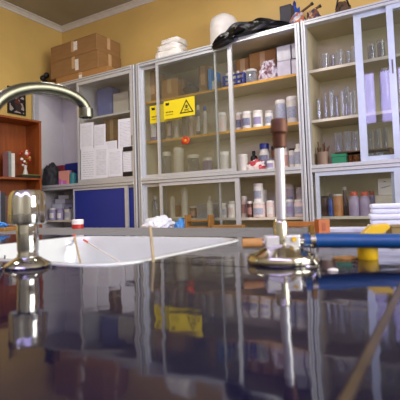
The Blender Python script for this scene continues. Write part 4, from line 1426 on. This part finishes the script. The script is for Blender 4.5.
# ------------------------------------------------------------------ cabinet 3, lower compartment
jar('brown_jar', 322, 330, 196, zl, 3.04, M_BROWN, M_BLACK, 'dark brown jar at the left of the right lower compartment', lidh=.1)
bottle('blue_slim_bottle', 329, 334, 194, zl, 2.985, M_BLUEP, M_BLACK, 'slim blue bottle between the brown and amber jars')
jar('amber_jar', 333.5, 343.5, 194, zl, 2.99, M_AMBER, M_WHITEG, 'large amber jar with grey lid in the right lower compartment', lidh=.1)
X, w, h = slot(340, 350, 190, zl, 3.1)
t = thing('funnel_stand', (X, 3.12, zl), 'dark brown flask with pale stopper behind the amber jar', 'flask')
lathe('flask_body', [(0, 0), (w * .5, 0), (w * .5, h * .3), (w * .15, h * .8), (w * .15, h), (0, h)], M_BROWN, t)
lathe('stopper', [(0, h), (w * .2, h), (w * .2, h * 1.12), (0, h * 1.12)], M_WHITEG, t)
for k, (x0, x1, yt, Y) in enumerate(((349.5, 360, 191.5, 2.985), (360.5, 370.5, 191.5, 2.985), (369.5, 376.5, 191, 3.07))):
    X, w, h = slot(x0, x1, yt, zl, Y)
    r = w / 2
    t = thing('lilac_bottle', (X, Y, zl), ['left', 'middle', 'rear right'][k] + ' lilac bottle with orange cap behind the papers', 'bottle', 'orange capped bottles')
    lathe('body', [(0, 0), (r * .95, 0), (r, .006), (r, h * .62), (r * .9, h * .72), (r * .62, h * .8), (r * .62, h * .83), (0, h * .83)], mat('milky_lilac_plastic', '#ab9aba', 0.4), t)
    lathe('cap', [(0, h * .83), (r * .72, h * .83), (r * .72, h * .98), (r * .66, h), (0, h)], M_ORANGE, t)
carton('white_carton', 375, 397, 195.5, zl, 3.0, 0.10, 'cream white box below the upright card in the lower compartment', mat('cream_card', '#cfc8b4', 0.5), 'box', False)
_, _, hb = slot(375, 397, 195.5, zl, 3.0)
X, w, h = slot(379, 393, 178.5, zl + hb + .0035, 3.03)
t = thing('handwritten_card', (X, 3.03, zl + hb + .0035), 'white card with dark handwriting standing on the cream box', 'card', rot=(0, 0, 0.1))
bm = bmesh.new(); add_box(bm, -w / 2, w / 2, -.012, .012, 0, h); bevel(bm, .0015)
mesh_obj('card_body', bm, M_WHITEG, t)
for s, (za, zb_) in enumerate(((.42, .55), (.78, .83))):
    pts_ = [(-w * .32 + w * .64 * k / 14, -.0128, h * (za + (zb_ - za) * k / 14) + h * .03 * math.sin(k * 2.4)) for k in range(15)]
    tube('handwriting', pts_ if s == 0 else pts_[4:9], 0.0016, M_INK, t, seg=5)

# ================================================================== low side table between bench and cabinets
TZ = 0.785
tbx0, tbx1 = -2.55, -0.55
tb2 = thing('side_table', ((tbx0 + tbx1) / 2, 2.5, 0), 'low wooden side table in front of the cabinets, hidden behind the bench', 'table')
box('tabletop', M_WOODY, tb2, tbx0, tbx1, 2.28, 2.72, TZ - 0.03, TZ, 0.002)
for x in (tbx0 + .03, tbx1 - .08):
    for y in (2.31, 2.64):
        box('leg', M_WOODY, tb2, x, x + .05, y, y + .05, 0, TZ - 0.03)
# crumpled white paper
X, w, h = slot(143, 172, 217, TZ, 2.5)
tag(blob('crumpled_paper', M_PAPER, w * .62, 0.10, h * 1.05, (X + .01, 2.5, TZ), 0.22, 2.6, 61), 'crumpled white paper heap behind the bench, left of the blue bag', 'paper')
X, w, h = slot(176, 188, 219, TZ, 2.45)
tag(blob('blue_bag', M_BLUEL, w * .52, 0.06, h, (X, 2.45, TZ), 0.25, 2.2, 71), 'small blue plastic bag behind the bench beside the crumpled paper', 'bag')
X, w, h = slot(165, 182, 219.5, TZ, 2.6)
tag(blob('black_cloth', M_GREYD, w * .5, 0.05, h, (X + 0.06, 2.64, TZ), 0.25, 2.2, 81), 'dark cloth behind the blue bag', 'cloth')
# wooden test tube rack
xl, xr = PY(188, 222, 2.45).x, PY(211, 222, 2.45).x
hl = PY(188, 215, 2.45).z - TZ
rk = thing('test_tube_rack', ((xl + xr) / 2, 2.45, TZ), 'yellow wooden rack with two posts standing behind the bench', 'rack')
for x in (xl, xr):
    bm = bmesh.new(); add_box(bm, -.009, .009, -.03, .03, 0, hl); bevel(bm, .002)
    mesh_obj('post', bm, M_WOODY, rk, (x - (xl + xr) / 2, 0, 0))
for zz in (.25, .62):
    bm = bmesh.new(); add_box(bm, -(xr - xl) / 2 + .013, (xr - xl) / 2 - .013, -.028, .028, hl * zz, hl * zz + .009)
    mesh_obj('rack_rail', bm, M_WOODY, rk)
# wooden battens
for (x0, x1, yt, yb, lb, m_) in ((213, 244, 225, 228, 'yellow wooden batten behind the bench left of the burner', M_WOODY), (284, 316, 221.5, 227, 'orange wooden batten behind the bench right of the burner tube', mat('orange_batten_wood', '#a86c34', 0.5))):
    Y = 2.40
    a, b = PY(x0, yt, Y), PY(x1, yt, Y)
    t = thing('wooden_batten', ((a.x + b.x) / 2, Y, TZ), lb, 'batten', 'wooden battens')
    hz_ = (a.z + b.z) / 2 - TZ
    bm = bmesh.new(); add_box(bm, -(b.x - a.x) / 2, (b.x - a.x) / 2, -.02, .02, hz_ - .03, hz_); bevel(bm, .002)
    mesh_obj('bar', bm, m_, t)
    for s in (-1, 1):
        bm = bmesh.new(); add_box(bm, -.012, .012, -.03, .03, 0, hz_ - .03)
        mesh_obj('foot', bm, m_, t, (s * (b.x - a.x) * .4, 0, 0))

# ================================================================== wooden bookcase at the left wall
FXP = -3.42
far = PX(41.5, 150, FXP)
zt_ = PX(40, 121, FXP).z
RB = -0.08
bc = thing('bookcase', (FXP, far.y, 0), 'orange brown wooden bookcase against the left wall', 'bookcase', rot=(0, 0, RB))
DP, LN = 0.24, 0.6      # local: +x faces the room, -y runs along the wall towards the camera


def bpart(name, x0, x1, y0, y1, z0, z1, m=M_WOODO):
    bm = bmesh.new()
    add_box(bm, x0, x1, y0, y1, z0, z1)
    bevel(bm, 0.0015)
    return mesh_obj(name, bm, m, bc)


bpart('side_panel', -DP, 0, -0.022, 0, 0, zt_ - .02)
bpart('side_panel', -DP, 0, -LN, -LN + .022, 0, zt_ - .02)
bpart('top_panel', -DP, 0.004, -LN, 0, zt_ - .02, zt_)
bpart('back_panel', -DP, -DP + .01, -LN + .022, -.022, 0, zt_ - .02)
zsh = PX(30, 177.5, FXP).z
zsl = PX(30, 226, FXP).z
for z in (zsh, zsl, 0.45, 0.1):
    bpart('shelf', -DP + .01, -.004, -LN + .022, -.022, z - .02, z)


def on_bc(x0, x1, yt, zb, back=0.09):
    """a spot on a bookcase level: place position, width, height"""
    X = FXP - back
    p = PX((x0 + x1) / 2, 178, X)
    d = depth((X, p.y, zb))
    return Vector((X, p.y, zb)), (x1 - x0) * d / FPX, PX((x0 + x1) / 2, yt, X).z - zb


for (x0, x1, yt, m_, lb) in ((4, 7.5, 152.5, mat('dark_red_cover', '#5a1c18', 0.5), 'dark red book in the wooden bookcase'), (7.8, 10.6, 152, mat('grey_green_cover', '#6f7a70', 0.5), 'grey green book in the wooden bookcase'), (10.8, 14, 154, M_WHITEG, 'greyish white book in the wooden bookcase')):
    p, w, h = on_bc(x0, x1, yt, zsh)
    b = thing('book', p, lb, 'book', 'books in the bookcase', rot=(0, 0, -0.6))
    bm = bmesh.new(); add_box(bm, -.095, .045, -w * .62, w * .62, .002, h - .002)
    mesh_obj('pages', bm, M_PAPER, b)
    bm = bmesh.new(); add_box(bm, .045, .05, -w * .72, w * .72, 0, h); bevel(bm, .001)
    mesh_obj('spine', bm, m_, b)
    for s in (-1, 1):
        bm = bmesh.new(); add_box(bm, -.098, .045, s * w * .67 - w * .05, s * w * .67 + w * .05, 0, h)
        mesh_obj('cover', bm, m_, b)
p, w, h = on_bc(16, 43, 173, zsh, 0.06)
tr_ = thing('dark_tray', p + Vector((0.0, -0.03, 0)), 'dark flat tray under the red and white ornament', 'tray', rot=(0, 0, RB))
bm = bmesh.new(); add_box(bm, -.11, .055, -.085, .115, 0, .024); bevel(bm, .003)
mesh_obj('tray_base', bm, mat('dark_olive_tray', '#26261d', 0.35), tr_)
bm = bmesh.new(); add_box(bm, .05, .055, -.085, .115, .024, .03)
mesh_obj('tray_lip', bm, mat('olive_lip', '#7c7f45', 0.4), tr_)
p, w, h = on_bc(19.5, 31.5, 149, zsh + .0245, 0.07)
orn = thing('flower_ornament', p, 'red and white flower ornament standing in the wooden bookcase', 'ornament')
lathe('vase', [(0, 0), (w * .18, 0), (w * .2, h * .08), (w * .1, h * .25), (w * .16, h * .38), (0, h * .38)], M_WHITEG, orn)
rnd = random.Random(5)
for k in range(22):
    u, v = rnd.uniform(0, 6.28), rnd.uniform(-.9, 1)
    rr = math.sqrt(max(0, 1 - v * v))
    bm = bmesh.new(); bmesh.ops.create_icosphere(bm, subdivisions=1, radius=w * rnd.uniform(.10, .17))
    mesh_obj('blossom', bm, [M_RED, M_WHITEP, mat('gold_leaf', '#b48a3c', 0.4), M_RED][k % 4], orn, (w * .42 * rr * math.cos(u), w * .42 * rr * math.sin(u), h * .66 + v * h * .3), smooth=True)
for k, (x0, x1, yt, m_, lb) in enumerate(((0, 4, 193, M_BLACK, 'black book on the bottom visible shelf of the bookcase'), (4.2, 7.5, 196, M_BROWN, 'brown book on the bottom visible shelf of the bookcase'), (-5, -0.5, 191, M_LABELD, 'dark blue book on the bottom visible shelf of the bookcase'))):
    p, w, h = on_bc(x0, x1, yt, zsl)
    b = thing('book', p, lb, 'book', 'books in the bookcase', rot=(0, 0, -0.6))
    bm = bmesh.new(); add_box(bm, -.09, .045, -w * .62, w * .62, .002, h - .002)
    mesh_obj('pages', bm, M_PAPER, b)
    bm = bmesh.new(); add_box(bm, .045, .05, -w * .7, w * .7, 0, h); bevel(bm, .001)
    mesh_obj('spine', bm, m_, b)
    for s in (-1, 1):
        bm = bmesh.new(); add_box(bm, -.093, .045, s * w * .66 - w * .04, s * w * .66 + w * .04, 0, h)
        mesh_obj('cover', bm, m_, b)

# picture on the left wall
a, b = PX(7, 100, XL), PX(24.5, 100, XL)
za, zb_ = PX(16, 88, XL).z, PX(16, 114.5, XL).z
pic = thing('wall_picture', (XL, (a.y + b.y) / 2, zb_), 'small dark framed picture with red and white patches on the left wall', 'picture')
box('print', patchmat('dark_patchy_print', ['#2a2320', '#5c2a24', '#1c1c20', '#a89a8c', '#3c302a', '#241f1c'], 22, 0.4), pic, XL + .004, XL + .012, min(a.y, b.y) + .015, max(a.y, b.y) - .015, zb_ + .015, za - .015)
for (y0, y1, z0, z1_) in ((min(a.y, b.y), max(a.y, b.y), zb_, zb_ + .015), (min(a.y, b.y), max(a.y, b.y), za - .015, za), (min(a.y, b.y), min(a.y, b.y) + .015, zb_ + .015, za - .015), (max(a.y, b.y) - .015, max(a.y, b.y), zb_ + .015, za - .015)):
    box('frame_bar', M_BLACK, pic, XL + .001, XL + .02, y0, y1, z0, z1_)
